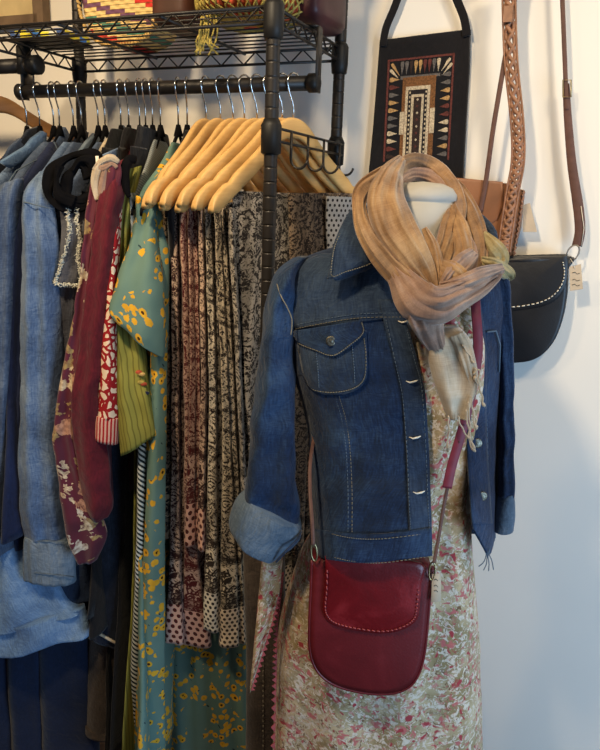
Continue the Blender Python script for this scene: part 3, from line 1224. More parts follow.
for y0, y1 in ((541, 542), (572, 577)):
    P_('cuff_seam', tube([at(lerp(25, 74, i / 12), lerp(y0, y1, i / 12), 1.447 - 0.034 * math.sqrt(max(0, 1 - (abs(i - 6) / 6.2) ** 2.4)) - .002) for i in range(13)], 0.0011, 6), 'stitch_grey', sl)
P_('shoulder_seam', tube([at(x, y, Y) for x, y, Y in ((24, 202, 1.40), (36, 205, 1.392), (48, 208, 1.392), (54, 209, 1.40))], 0.0012, 6), 'stitch_grey', sl)

g = garment('denim_shirt', 'faded denim shirt whose pale collar stands behind the black strap', BH[5], 'shirt')
P_('body', slab(BH[5], shoulder(BH[5]) + [(44, 330), (46, 560)], thick=0.02, seed=66), 'denim_mid', g)
P_('collar', flat([(76, 153), (84, 142), (92, 133), (98, 140), (97, 150), (84, 156)], BH[5], 0.009, 0.010, 0.004), 'denim_faded', g)

# frayed grey vest with black velvet ruffle straps
g = garment('frayed_vest', 'charcoal denim vest with white frayed armhole edges and black strap', BH[6], 'vest')
P_('body', drape([(58, 196, 90, 196, 1.44, .6), (62, 230, 88, 230, 1.43), (58, 262, 84, 262, 1.43), (56, 284, 81, 284, 1.43), (60, 290, 82, 290, 1.45), (60, 345, 78, 345, 1.46), (62, 450, 84, 450, 1.48), (64, 560, 86, 560, 1.5)], 0.05, 50, 40, folds=1.5, amp=.004, seed=11), 'denim_grey', g)
vs = []
fr_path = [(69, 202), (68, 215), (70, 230), (67, 245), (62, 262), (57, 277), (57, 284), (68, 285), (80, 284), (80, 270), (78, 255), (80, 240), (77, 222), (78, 208)]
fp = resample(fr_path, 170)
parts = []
for x, y in fp:
    for q in range(4):
        p = at(x + random.uniform(-1.6, 1.6), y + random.uniform(-1.2, 1.2), 1.403 + random.uniform(-.004, .004))
        d = V((random.uniform(-1, 1), random.uniform(-1, .1), random.uniform(-1, 1))).normalized() * random.uniform(.003, .0075)
        parts.append(tube([p - d * .5, p + d * .2 + V((0, 0, random.uniform(-.002, .002))), p + d * .7], [.0011, .001, .0004], 4))
o = P_('frayed_edge', join(parts), 'fray', g)
o['kind'] = 'stuff'
loops = [([(99, 168), (94, 157), (80, 154), (64, 160), (53, 172), (48, 188), (51, 200), (64, 205), (82, 205), (96, 201)], 7.0),
         ([(90, 178), (85, 167), (76, 167), (69, 176), (66, 188), (70, 197), (80, 200), (92, 197)], 6.0),
         ([(97, 160), (101, 175), (98, 192), (92, 203)], 4.0),
         ([(60, 166), (57, 180), (60, 196), (74, 202)], 6.0), ([(72, 170), (80, 160), (92, 162), (95, 176)], 5.0)]
for k, (lp, hw_) in enumerate(loops):
    P_('velvet_strap', ribbon([(x, y, 1.405 - 0.004 * k, hw_ * (.8 + .4 * math.sin(i * 1.9 + k))) for i, (x, y) in enumerate(lp)], 0.014, 44, 20, nf=2, amp=.004, seed=k, wr=.006, wf=40), 'velvet', g)
P_('hang_loop', strap([at(97, 156, 1.38), at(98, 172, 1.378), at(97, 186, 1.38)], (1, 0, 0), 0.006, 0.0015), 'stitch_white', g)

# pale collar, black top, denim waistcoat
g = garment('collared_shirt', 'pale shirt whose white collar stands up beside the denim collars', BH[7], 'shirt')
P_('body', slab(BH[7], shoulder(BH[7]) + [(66, 330), (68, 540)], thick=0.02, seed=12), 'denim_mid', g)
P_('collar', flat([(97, 153), (103, 142), (114, 131), (122, 136), (120, 147), (108, 154)], BH[7], 0.007, 0.010, 0.003), 'cream_cloth', g)
P_('collar_fold', flat([(112, 142), (122, 125), (128, 134), (126, 148), (114, 151)], BH[7], 0.005, 0.020, 0.002), 'denim_faded', g)
g = tag(P_('black_top', slab(BH[8], shoulder(BH[8], .01, 0.01) + [(100, 330), (98, 460), (88, 620)], thick=0.018, seed=37), 'black_cloth', base=BH[8].p - UP * .9), 'first black top, just right of the pale shirt collar', 'top', 'black tops')  # lower end lengthened as black filling for the dark gap between garments
g = garment('denim_waistcoat', 'blue denim waistcoat with stitched shoulder above the maroon blouse collar', BH[9], 'waistcoat')
P_('body', slab(BH[9], shoulder(BH[9], .006) + [(94, 230), (94, 330)], thick=0.02, seed=13), 'denim_mid', g)
P_('shoulder_band', flat([(95, 158), (112, 150), (129, 143), (131, 152), (112, 161), (98, 170)], BH[9], 0.006, 0.011, 0.003), 'denim_light', g)

# maroon blouse: a floral half and a plain facing
g = garment('maroon_blouse', 'maroon blouse with cream flowers on a long puffed sleeve', BH[10], 'blouse')
P_('body', slab(BH[10], shoulder(BH[10]) + [(94, 330), (92, 440), (92, 520)], thick=0.022, seed=14), 'maroon_cloth', g)
P_('neck_edge', flat([(136, 154), (146, 149), (148, 155), (138, 160)], BH[10], 0.004, 0.012, 0.001), 'cream_cloth', g)
P_('sleeve', drape([(92, 180, 108, 178, 1.42, .6), (88, 210, 103, 212, 1.405), (84, 260, 97, 262, 1.40), (76, 310, 93, 312, 1.395), (66, 360, 86, 362, 1.39), (57, 410, 80, 414, 1.385), (54, 435, 80, 436, 1.385), (58, 470, 88, 474, 1.385),
                    (64, 510, 100, 514, 1.385), (70, 540, 106, 536, 1.39), (79, 561, 97, 559, 1.395, .6)], 0.055, 64, 44, folds=1.5, amp=.005, wr=.006, wf=22, seed=15), 'maroon_floral', g)
P_('facing', drape([(114, 164, 130, 158, 1.425, .4), (104, 182, 126, 178, 1.40, .8), (98, 210, 121, 212, 1.385), (91, 260, 116, 262, 1.375), (85, 310, 112, 312, 1.37), (78, 360, 106, 362, 1.365), (72, 400, 102, 402, 1.36),
                    (74, 440, 106, 442, 1.36), (80, 480, 111, 482, 1.36), (87, 508, 112, 506, 1.365), (93, 520, 108, 517, 1.37, .5)], 0.05, 64, 40, folds=1.3, amp=.005, wr=.007, wf=20, seed=16), 'maroon_cloth', g)
BOW = [('scarf_sand', [(114, 158, 2), (104, 161, 4), (98, 170, 5), (95, 184, 4), (97, 200, 2)]), ('scarf_mauve', [(108, 160, 2), (105, 174, 4), (102, 190, 4), (103, 206, 2)]),
       ('maroon_floral', [(112, 160, 3), (112, 176, 5), (109, 194, 4), (109, 206, 2)]), ('scarf_sand', [(94, 170, 2), (101, 162, 3), (111, 158, 4), (119, 162, 2)]),
       ('scarf_mauve', [(97, 165, 2), (104, 168, 4), (112, 164, 3), (117, 168, 2)]), ('maroon_floral', [(118, 163, 2), (119, 174, 3), (116, 190, 3)])]
for k, (mt, path) in enumerate(BOW):
    P_('collar_bow', ribbon([(x, y, 1.380 - .003 * (k in (3, 4)), w_) for x, y, w_ in path], 0.018, 28, 20, nf=2, amp=.003, seed=k + 2), mt, g)

# red printed shirt, olive tunic, teal dress
g = garment('red_print_shirt', 'red and white leaf printed shirt with a striped cuff', BH[11], 'shirt')
P_('body', slab(BH[11], shoulder(BH[11]) + [(114, 330), (114, 440)], thick=0.016, seed=17), 'red_print', g)
sl = P_('sleeve', drape([(113, 180, 124, 178, 1.41, .6), (109, 230, 120, 230, 1.385), (105, 290, 117, 290, 1.37), (102, 340, 116, 340, 1.36), (100, 380, 118, 380, 1.355), (97, 416, 120, 418, 1.355)], 0.04, 40, 32, folds=1, amp=.003, seed=18), 'red_print', g)
P_('cuff', drape([(97, 414, 120, 417, 1.354), (96, 420, 119.5, 423, 1.353), (95.5, 438, 118.5, 443, 1.353)], 0.043, 10, 40, wr=.001), 'cuff_stripe', sl)

g = garment('olive_tunic', 'olive green pinstriped tunic with short sleeve and small embroidery', BH[12], 'tunic')
P_('body', slab(BH[12], shoulder(BH[12]) + [(132, 330), (134, 470), (130, 600), (126, 700), (124, 790)], thick=0.014, seed=19), 'olive_stripe', g)
sl = P_('sleeve', drape([(119, 172, 142, 166, 1.45, .4), (116, 195, 136, 192, 1.43, .6), (113, 230, 130, 232, 1.42, .8), (112, 280, 130, 282, 1.415), (112, 330, 140, 328, 1.40), (114, 370, 146, 364, 1.375), (117, 410, 152, 400, 1.355), (121, 456, 158, 432, 1.35)], 0.05, 50, 44, folds=1.6, amp=.005, wr=.005, seed=20), 'olive_stripe', g)
for k, (x, y, c) in enumerate(((139, 372, 'coral_cloth'), (142, 374, 'straw'), (141, 382, 'net_yarn'), (144, 384, 'coral_cloth'), (146, 393, 'navy_cloth'))):
    P_('embroidery', plate([at(x + 3.5 * math.cos(a * PI / 4), y + 2 * math.sin(a * PI / 4), 1.342) for a in range(8)], (0, -1, 0), .002, .001), c, g)
P_('velvet_strap', ribbon([(136, 160, 1.40, 4), (129, 160, 1.395, 5), (125, 171, 1.39, 5), (126, 187, 1.385, 4), (129, 197, 1.385, 2)], 0.014, 26, 14, nf=1, amp=.001), 'velvet', g)

g = garment('chevron_top', 'grey chevron striped top between olive tunic and teal dress', BH[13], 'top')
P_('body', slab(BH[13], shoulder(BH[13], .012) + [(136, 330), (137, 450)], thick=0.014, seed=21), 'chevron_grey', g)
P_('long_edge', drape([(138, 440, 146, 440, 1.36), (137, 520, 145, 520, 1.37), (134, 600, 143, 600, 1.385), (130, 680, 140, 680, 1.40), (127, 790, 138, 790, 1.42)], 0.03, 30, 20, wr=.002, seed=22), 'twill_stripe', g)

g = garment('teal_floral_dress', 'long teal dress printed with yellow flowers, short sleeve', BH[14], 'dress')
P_('body', slab(BH[14], shoulder(BH[14]) + [(150, 330), (148, 450), (143, 540), (141, 640), (136, 720), (131, 800)], thick=0.03, seed=23, kf=34, amp=.010, far=(0.16, 0.215)), 'teal_floral', g)
sl = P_('sleeve', drape([(158, 172, 180, 162, 1.475, .3), (147, 185, 166, 182, 1.46, .4), (138, 210, 158, 210, 1.44, .6), (128, 250, 159, 248, 1.40), (118, 280, 163, 278, 1.37), (112, 298, 165, 310, 1.355), (110, 309, 166, 342, 1.35), (113, 315, 165, 357, 1.35, .9)], 0.075, 50, 52, folds=1.5, amp=.004, wr=.005, seed=24), 'teal_floral', g)
P_('front_panel', drape([(146, 203, 168, 200, 1.445, .4), (148, 240, 169, 238, 1.43, .7), (152, 300, 169, 300, 1.40), (150, 380, 167, 380, 1.375), (148, 460, 166, 460, 1.355), (144, 540, 165, 540, 1.365), (140, 620, 165, 620, 1.375), (136, 700, 165, 700, 1.39), (131, 800, 166, 800, 1.41)], 0.04, 50, 36, folds=1, amp=.004, seed=25), 'teal_floral', g)
P_('skirt', drape([(163, 560, 200, 560, 1.50, .6), (164, 620, 246, 620, 1.50), (164, 690, 249, 690, 1.51), (166, 800, 252, 800, 1.53)], 0.06, 36, 64, folds=4, amp=.007, seed=26), 'teal_floral', g)

# black top against the first wooden hanger
tag(P_('black_top', slab(BH[15], shoulder(BH[15], .012, .01) + [(176, 330), (178, 480)], thick=0.02, seed=31), 'black_cloth', base=BH[15].p - UP * .9), 'black top hanging against the first wooden hanger', 'top', 'black tops')

# lower row: light denim skirt, navy trousers, dark sleeve, grey trousers
g = thing('denim_skirt', 'flared sky blue denim skirt with a wide stitched hem, bottom left', 'skirt', at(30, 650, 1.46) - UP * .1)
P_('panel', drape([(-40, 520, 30, 530, 1.50), (-44, 560, 46, 556, 1.48), (-48, 600, 66, 596, 1.465), (-50, 638, 84, 610, 1.455)], 0.06, 30, 60, folds=2.2, amp=.010, wr=.006, seed=41), 'denim_sky', g)
P_('hem_band', drape([(-50, 634, 84, 606, 1.453), (-52, 648, 88, 618, 1.45), (-53, 662, 91, 633, 1.447)], 0.066, 12, 60, folds=2.2, amp=.010, wr=.004, seed=41, drift=0.4), 'denim_sky', g)
g = thing('denim_cuff_shirt', 'dark denim cuff poking out behind the gathered light cuff', 'shirt', at(60, 580, 1.5))
P_('sleeve', drape([(52, 500, 90, 500, 1.50), (50, 560, 94, 556, 1.50), (46, 580, 94, 578, 1.495), (44, 592, 92, 600, 1.49)], 0.05, 24, 30, folds=1.5, amp=.004, seed=43), 'denim_dark', g)
g = thing('navy_trousers', 'wide dark navy trousers under the sky blue denim skirt', 'trousers', at(30, 760, 1.52))
for k, (x0, x1, x2, x3) in enumerate(((-40, 12, -46, 22), (8, 44, 14, 46), (40, 92, 44, 100))):
    P_('leg_fold', drape([(x0, 590, x1, 590, 1.53), (x0, 660, x1, 655, 1.53), (lerp(x0, x2, .6), 720, lerp(x1, x3, .6), 712, 1.54), (x2, 775, x3, 765, 1.55)], 0.07, 24, 30, folds=1.2, amp=.006, seed=44 + k), 'navy_skirt', g)
g = thing('dark_denim_coat', 'dark ink denim coat sleeve hanging right of the maroon cuff', 'coat', at(105, 640, 1.5))
sl = P_('sleeve', drape([(100, 420, 128, 420, 1.47), (96, 480, 126, 480, 1.47), (92, 560, 126, 560, 1.475), (91, 610, 125, 612, 1.48), (92, 632, 124, 646, 1.48)], 0.06, 30, 36, folds=1.2, amp=.004, seed=48), 'denim_ink', g)
P_('cuff_edge', tube([at(93, 632, 1.455), at(100, 634, 1.445), (at(112, 641, 1.445)), at(124, 647, 1.455)], 0.0035, 8), 'cream_cloth', sl)
P_('body', slab(BH[8], [(100, 300), (98, 420), (92, 560), (90, 640)], far=0.2, thick=0.03, seed=49, tm=(1, 1)), 'black_cloth', g)
g = thing('grey_trousers', 'grey brown denim trouser leg hanging below the dark coat sleeve', 'trousers', at(105, 735, 1.52))
P_('leg', drape([(92, 600, 124, 600, 1.51), (89, 660, 124, 660, 1.515), (87, 710, 122, 712, 1.52), (86, 728, 120, 733, 1.525)], 0.06, 26, 36, folds=1, amp=.004, seed=50), 'denim_brown', g)
P_('hem', drape([(86, 722, 121, 727, 1.522), (86, 730, 120, 735, 1.522)], 0.064, 5, 36, wr=0), 'denim_brown', g)
g = thing('brown_trousers', 'dark brown denim trousers with seam, low between teal dress and blossom dress', 'trousers', at(262, 790, 1.28))
P_('leg', drape([(243, 535, 285, 535, 1.285), (243, 560, 285, 560, 1.28), (246, 640, 286, 640, 1.275), (246, 720, 288, 720, 1.275), (244, 810, 288, 810, 1.28)], 0.05, 30, 40, folds=1, amp=.005, seed=52), 'denim_brown', g)
parts = []
for i in range(40):
    y = 600 + i * 5
    parts.append(tube([at(263, y, 1.246), at(263, y + 3.2, 1.246)], .0009, 4))
P_('seam_stitching', join(parts), 'stitch_tan', g)


# ------------------------------------------------------------------ dress form
YC = 1.17
form = thing('dress_form', 'white dress form whose neck shows inside the tan scarf', 'mannequin', V((at(420, 300, YC).x, YC, 0)))
nb = at(427, 202, YC - .05)
P_('neck', lathe(V((nb.x, YC, nb.z - 0.16)), UP, [(0.085, 0), (0.068, 0.04), (0.058, 0.08), (0.056, 0.12), (0.056, 0.158), (0.0535, 0.159), (0.0535, 0.1615), (0.0555, 0.163), (0.055, 0.172), (0.048, 0.182), (0.032, 0.189), (0.001, 0.192)], 36), 'form_white', form)
P_('torso', drape([(395, 235, 462, 235, YC), (330, 258, 485, 258, YC, 1.2), (300, 290, 498, 290, YC, 1.6), (306, 360, 494, 360, YC, 1.8), (322, 430, 488, 430, YC, 1.6), (330, 500, 478, 500, YC, 1.6)], 0.10, 30, 40, wr=0), 'form_white', form)
P_('stand_pole', tube([V((nb.x - .04, YC, 0.02)), V((nb.x - .04, YC, 0.9))], 0.014, 12), 'black_metal', form)
P_('stand_base', lathe(V((nb.x - .04, YC, 0)), UP, [(0.16, 0), (0.16, 0.012), (0.03, 0.03), (0.014, 0.04)], 32), 'black_metal', form)

# ------------------------------------------------------------------ blossom dress
dress = thing('blossom_dress', 'cream dress with small pink and brown blossoms worn under the denim jacket', 'dress', V((at(380, 600, YC).x, YC, 0.15)))
bod = drape([(400, 300, 470, 300, YC - .01, .85), (385, 340, 484, 340, YC - .01, .93), (360, 420, 478, 420, YC - .01, .94), (330, 480, 470, 480, YC, .92), (318, 520, 470, 520, YC, .95), (302, 552, 472, 548, YC, 1.0), (288, 590, 475, 590, YC + .005, 1.08), (279, 630, 478, 630, YC + .01, 1.12), (275, 690, 480, 690, YC + .02, 1.18),
             (272, 760, 482, 760, YC + .03, 1.22), (268, 860, 486, 860, YC + .05, 1.3)], 0.215, 90, 96, folds=3.5, amp=.007, wr=.004, wf=12, seed=3, ex=2.2)
P_('gown', bod, 'blossom_print', dress)
sash = [(262, 556, 283, 556, 1.12), (259, 590, 281, 580, 1.115), (256, 625, 276, 610, 1.11), (253, 655, 265, 645, 1.11), (250, 690, 252, 688, 1.11)]
P_('sash', drape(sash, 0.016, 26, 24, folds=1, amp=.003, wr=.002), 'blossom_print', dress)


def zigzag(pts, Y, step_px, size, side):
    """row of little triangles, each a thin plate"""
    acc, parts = 0, []
    n = int(sum(math.dist(pts[i], pts[i + 1]) for i in range(len(pts) - 1)) / step_px)
    q = resample(pts, n + 1)
    for i in range(n):
        (x0, y0), (x1, y1) = q[i], q[i + 1]
        dx, dy = x1 - x0, y1 - y0
        L = math.hypot(dx, dy) or 1
        nx, ny = -dy / L * side, dx / L * side
        Yv = Y(i / n) if callable(Y) else Y
        parts.append(plate([at(x0, y0, Yv), at(x1, y1, Yv), at((x0 + x1) / 2 + nx * size, (y0 + y1) / 2 + ny * size, Yv)], (0, -1, 0), .002))
    return join(parts)


P_('zigzag_trim', zigzag([(284, 572), (281, 600), (278, 625), (277, 660), (276, 700), (275, 755)], lambda t: 1.115 + .02 * t, 5.6, 4.5, 1), 'stitch_red', dress, smooth=False)
P_('zigzag_trim', zigzag([(278, 596), (273, 618), (265, 645), (257, 670), (251, 690)], 1.098, 5.2, 3.5, -1), 'stitch_red', dress, smooth=False)

# ------------------------------------------------------------------ denim jacket on the form
JR = [(246, 345, 478, .045), (252, 322, 487, .055), (260, 302, 494, .066), (272, 289, 500, .078), (290, 283, 503, .09), (315, 287, 504, .104), (340, 290, 502, .114), (370, 293, 500, .120), (400, 303, 498, .118), (430, 310, 496, .116), (470, 311, 495, .122), (520, 312, 494, .142), (560, 313, 494, .163)]
XO = [(246, 388), (280, 394), (300, 400), (330, 408), (365, 418), (390, 424), (450, 428), (500, 430), (560, 432)]
XO2 = [(246, 452), (300, 460), (350, 467), (400, 466), (430, 466), (470, 468), (500, 470), (525, 472), (540, 478), (560, 488)]


def interp(tab, y, k=1):
    if y <= tab[0][0]:
        return tab[0][k]
    for a, b in zip(tab, tab[1:]):
        if y <= b[0]:
            return lerp(a[k], b[k], (y - a[0]) / (b[0] - a[0]))
    return tab[-1][k]


def jy(px, py, off=0.0, wr=True):
    """depth of the jacket's front surface"""
    xl, xr, d = (interp(JR, py, k) for k in (1, 2, 3))
    cx, hw = (xl + xr) / 2, (xr - xl) / 2
    q = min(1, abs(px - cx) / hw)
    ex = 2.3 + 4.0 * min(1, max(0, (py - 480) / 60))
    Y = YC - d * (1 - q ** ex) ** (1 / 2.0)
    if wr:
        p = (px * .01, py * .01, 0)
        Y -= .006 * nz(p, 2.2, 3) + .0045 * nz((px * .013, py * .030, 0), 2.0, 8) * min(1, max(0, (py - 330) / 100)) + .003 * nz((px * .05, py * .02, 0), 1.5, 5)
        # drag lines from the button edge towards the side at the waist
        Y -= .004 * math.sin((py + px * .5) * .055) * min(1, max(0, (py - 400) / 80)) * (1 - q * .6)
    return Y - off


def surf(rows, off, nu=24, nr=20):
    """patch lying on the jacket front: rows (y, xl, xr[, dyl, dyr])"""
    rr = resample([tuple(r) + (0, 0) if len(r) == 3 else tuple(r) for r in rows], nr, False)
    out = []
    for y, a, b, dl, dr in rr:
        out.append([(lambda x, yy: at(x, yy, jy(x, yy, off)))(lerp(a, b, i / (nu - 1)), y + lerp(dl, dr, i / (nu - 1))) for i in range(nu)])
    return gridmesh(out, closed=False)


def solid(o, t, offset=-1):
    md = o.modifiers.new('solid', 'SOLIDIFY')
    md.thickness = t
    md.offset = offset
    return o


jk = thing('denim_jacket', 'dark blue denim jacket worn open on the dress form, cuffs turned up', 'jacket', V((at(400, 400, YC).x, YC, at(400, 560, YC).z)))
# front panels
ys = [246 + (556 - 246) * j / 84 for j in range(85)]
rows = []
for y in ys:
    xl, xo = interp(JR, y, 1), interp(XO, y)
    n = 46
    r = []
    for i in range(n):
        t = i / (n - 1)
        x = lerp(xl, xo, 0.5 - 0.5 * math.cos(PI * (0.0 + t)) if False else t ** 1.25)
        yy = y + (7 * math.sin(PI * t) + lerp(-4, -3, t)) * max(0, (y - 500) / 56)
        r.append(at(x, yy, jy(x, y)))
    rows.append(r)
solid(P_('front_panel', gridmesh(rows, False), 'denim_jacket', jk), .003, 1)
rows = []
for y in ys:
    xo, xr = interp(XO2, y), interp(JR, y, 2)
    rows.append([at(x, min(y, interp([(466, 527), (472, 529), (480, 543), (487, 556), (490, 552), (495, 535), (500, 534)], x)), jy(x, min(y, 525))) for x in [lerp(min(xo, 472), xr, 1 - (1 - i / 29) ** 1.25) for i in range(30)]])
solid(P_('front_panel', gridmesh(rows, False), 'denim_jacket', jk), .003, 1)
# back panel
rows = []
for y in ys:
    xl, xr, d = (interp(JR, y, k) for k in (1, 2, 3))
    r = []
    y = min(y, 534)
    for i in range(40):
        a = PI * i / 39
        x = (xl + xr) / 2 + (xr - xl) / 2 * math.cos(a)
        r.append(at(x, y, YC + d * .9 * math.sin(a)))
    rows.append(r)
solid(P_('back_panel', gridmesh(rows, False), 'denim_jacket', jk), .003, 1)
# waistband, plackets, yoke
wb = []
for j in range(10):
    y = 531 + 28 * j / 9
    r = []
    for i in range(44):
        t = i / 43
        x = lerp(interp(JR, y, 1) - .5, interp(XO, y) + .5, t ** 1.15)
        yy = y + (7 * math.sin(PI * t) + lerp(-4, -4, t)) * .9
        r.append(at(x, yy, jy(x, y, .005)))
    wb.append(r)
wbo = solid(P_('waistband', gridmesh(wb, False), 'denim_jacket', jk), .004, 1)
solid(P_('placket', surf([(y, interp(XO, y) - 22, interp(XO, y) + .5) for y in (300, 330, 360, 390, 420, 450, 480, 510, 532)], .004, 10, 60), 'denim_yoke', jk), .003, 1)
solid(P_('placket', surf([(y, interp(XO2, y) - .5, interp(XO2, y) + 19) for y in (300, 330, 360, 390, 420, 450, 480, 510, 524)], .004, 10, 60), 'denim_jacket', jk), .003, 1)
yk = [(254, 322, 390), (262, 303, 391), (275, 291, 393), (295, 287, 399), (312, 290, 404), (322, 292, 407, 7, -5)]
solid(P_('yoke', surf(yk, .0035, 30, 30), 'denim_yoke', jk), .002, 1)


def stitch(name, pts, off, mat='stitch_tan', r=.00065, parent=None, n=40, dash=True):
    q = resample(pts, n)
    w_ = [at(x, y, jy(x, y, off)) for x, y in q]
    if not dash:
        return P_(name, tube(w_, r, 5), mat, parent or jk)
    parts = []
    for i in range(0, n - 1, 1):
        parts.append(tube([w_[i], lerp(w_[i], w_[i + 1], .66)], r, 4))
    return P_(name, join(parts), mat, parent or jk)


stitch('seam_stitching', [(291, 330), (320, 324), (360, 318), (407, 317)], .0066, n=40)
stitch('seam_stitching', [(292, 326), (320, 320), (360, 314), (406, 313)], .0066, n=40, mat='stitch_grey')
stitch('seam_stitching', [(339, 396), (346, 420), (350, 450), (352, 490), (352, 533)], .0030, n=44)
stitch('seam_stitching', [(335, 396), (342, 420), (346, 450), (348, 490), (348, 533)], .0030, n=44, mat='stitch_grey')
stitch('seam_stitching', [(314, 528), (345, 537), (380, 539), (430, 533)], .0095, n=44, parent=wbo)
stitch('seam_stitching', [(314, 551), (345, 560), (380, 563), (431, 556)], .0095, n=44, parent=wbo)
stitch('seam_stitching', [(386, 320), (396, 365), (403, 400), (407, 450), (409, 500), (411, 532)], .0078, n=56, mat='stitch_grey')
stitch('seam_stitching', [(407, 330), (416, 365), (422, 390), (426, 450), (428, 500), (430, 530)], .0078, n=56, mat='stitch_grey')
stitch('seam_stitching', [(487, 420), (488, 460), (490, 500), (491, 522)], .0078, n=24, mat='stitch_grey')
P_('armhole_seam', tube(smooth_path([at(x, y, Y) for x, y, Y in ((277, 284, 1.105), (281, 296, 1.096), (287, 307, 1.094), (292, 320, 1.094), (291, 335, 1.09))], 20), .0011, 5), 'stitch_tan', jk)
# chest pocket
pk = solid(P_('pocket', surf([(330, 296, 366), (350, 299.5, 367), (366, 302, 367.5), (378, 305, 367), (386, 309, 362), (391, 316, 354), (394, 325, 345)], .0055, 26, 30), 'denim_yoke', jk), .0025, 1)
fl = solid(P_('pocket_flap', surf([(326, 294, 362, 5, -6), (332, 294, 363, 4, -5), (340, 297, 363, 1, -6), (344, 303, 357, 0, -3), (349, 315, 348), (355, 331, 334)], .0095, 26, 26), 'denim_jacket', jk), .003, 1)
stitch('stitching', [(298, 350), (301, 364), (305, 379), (312, 389), (328, 392.5), (345, 391), (358, 386), (365, 376), (366, 355), (364, 338)], .0088, 'stitch_tan', .0009, pk, 60)
stitch('stitching', [(316, 352), (318, 370), (319, 388)], .0088, 'stitch_grey', .0009, pk, 16)
stitch('stitching', [(352, 345), (354, 365), (355, 384)], .0088, 'stitch_grey', .0009, pk, 16)
stitch('stitching', [(295, 336), (298, 343), (315, 350), (333, 355.5), (350, 345), (363, 333), (361.5, 322)], .0128, 'stitch_tan', .0011, fl, 50)


def button(px, py, off, r, parent):
    c = at(px, py, jy(px, py, off))
    return P_('button', lathe(c, (0, -1, .08), [(r * .6, -.002), (r * .6, 0), (r, .0005), (r, .002), (r * .85, .0032), (r * .6, .0026), (r * .3, .0034), (.0004, .0036)], 18), 'pewter', parent)


button(331, 341, .013, .0082, fl)
button(477, 443, .008, .0085, jk)
button(482, 496, .008, .0085, jk)
for x, y in ((404, 322), (412, 382), (415, 438), (419, 493)):
    P_('buttonhole', tube([at(x - 6, y - 1, jy(x - 6, y, .0075)), at(x - 2, y + .6, jy(x, y, .009)), at(x + 3, y - .6, jy(x, y, .0095)), at(x + 6, y - 2, jy(x, y, .0085))], [.0006, .0015, .0017, .0005], 6), 'stitch_white', jk)
# collar leaf, standing away from the chest
cr = [(352, 212, 357, 214, 1.12), (345, 222, 376, 226, 1.098), (338, 236, 386, 240, 1.08), (333, 250, 392, 252, 1.068), (331, 264, 382, 260, 1.062), (330, 273, 360, 270, 1.06), (330, 279, 338, 278, 1.06)]
rows = []
for xl, yl, xr, yr, Y in resample(cr, 24):
    rows.append([at(lerp(xl, xr, i / 17), lerp(yl, yr, i / 17), Y + .012 * (i / 17 - .3) ** 2 * 2 - .004 * math.sin(i / 17 * PI)) for i in range(18)])
co = solid(P_('collar', gridmesh(rows, False), 'denim_yoke', jk), .005, 1)
q = resample([(352, 215), (345, 225), (336, 243), (332.5, 258), (332, 276), (345, 272), (362, 267), (378, 260), (386, 255)], 60)
parts = []
for i in range(59):
    Yv = interp([(212, 1.112), (226, 1.088), (240, 1.07), (252, 1.058), (264, 1.052), (280, 1.052)], q[i][1])
    parts.append(tube([at(q[i][0], q[i][1], Yv), lerp(at(q[i][0], q[i][1], Yv), at(q[i + 1][0], q[i + 1][1], Yv), .66)], .001, 4))
P_('stitching', join(parts), 'stitch_tan', co)
# collar stand going round the neck
P_('collar', ribbon([(350, 222, 1.14, 6), (375, 212, 1.2, 9), (420, 206, 1.24, 10), (465, 214, 1.21, 9), (490, 236, 1.14, 8), (484, 258, 1.09, 7)], 0.012, 30, 16, nf=1, amp=0), 'denim_yoke', jk)
# sleeves
sl = P_('sleeve', drape([(292, 258, 312, 256, 1.165, .5), (280, 268, 302, 272, 1.16, .9), (271, 282, 298, 295, 1.155), (265, 304, 296, 318, 1.15), (261, 335, 295, 345, 1.14), (257, 372, 295, 378, 1.13), (253, 410, 295, 414, 1.12), (249, 450, 295, 454, 1.11), (246, 480, 296, 488, 1.10, .9), (245, 496, 298, 510, 1.095, .75), (245, 504, 299, 524, 1.095, .65)],
                        0.105, 80, 60, folds=1.1, amp=.007, wr=.011, wf=17, seed=61), 'denim_jacket', jk)
P_('cuff', drape([(246, 491, 300, 521, 1.09), (240, 495, 302, 526, 1.089, 1.02), (234, 503, 302, 533, 1.087, 1.04), (230, 512, 296, 542, 1.085, 1.04), (229, 520, 287, 549, 1.083, 1.03), (232, 527, 278, 556, 1.083, 1.0), (237, 530, 276, 554, 1.084, .9)], 0.10, 30, 56, folds=1, amp=.003, wr=.006, wf=22, seed=63), 'denim_cuff', sl)
P_('cuff_edge', tube(smooth_path([at(x, y, Y) for x, y, Y in ((301, 531, 1.07), (297, 540, 1.045), (287, 550, 1.035), (276, 562, 1.038))], 16), .0022, 6), 'denim_dark', sl)
sl = P_('sleeve', drape([(484, 262, 500, 264, 1.18, .6), (486, 280, 506, 282, 1.18), (490, 310, 508, 310, 1.18), (494, 350, 510, 350, 1.175), (496, 400, 511, 400, 1.17), (496, 450, 511, 450, 1.165), (495, 490, 511, 490, 1.16)], 0.08, 60, 48, folds=1, amp=.005, wr=.006, wf=16, seed=65), 'denim_jacket', jk)
P_('cuff', drape([(496, 492, 511, 485, 1.158), (494, 499, 512, 492, 1.156), (492, 514, 513, 509, 1.155), (491, 527, 512, 524, 1.155)], 0.075, 14, 44, wr=.003, seed=66), 'denim_cuff', sl)
P_('chest_flap', tube([at(487, 332, 1.10), at(496, 331, 1.115), at(500, 345, 1.125), at(499, 372, 1.13)], .0016, 6), 'stitch_grey', jk)
parts = []
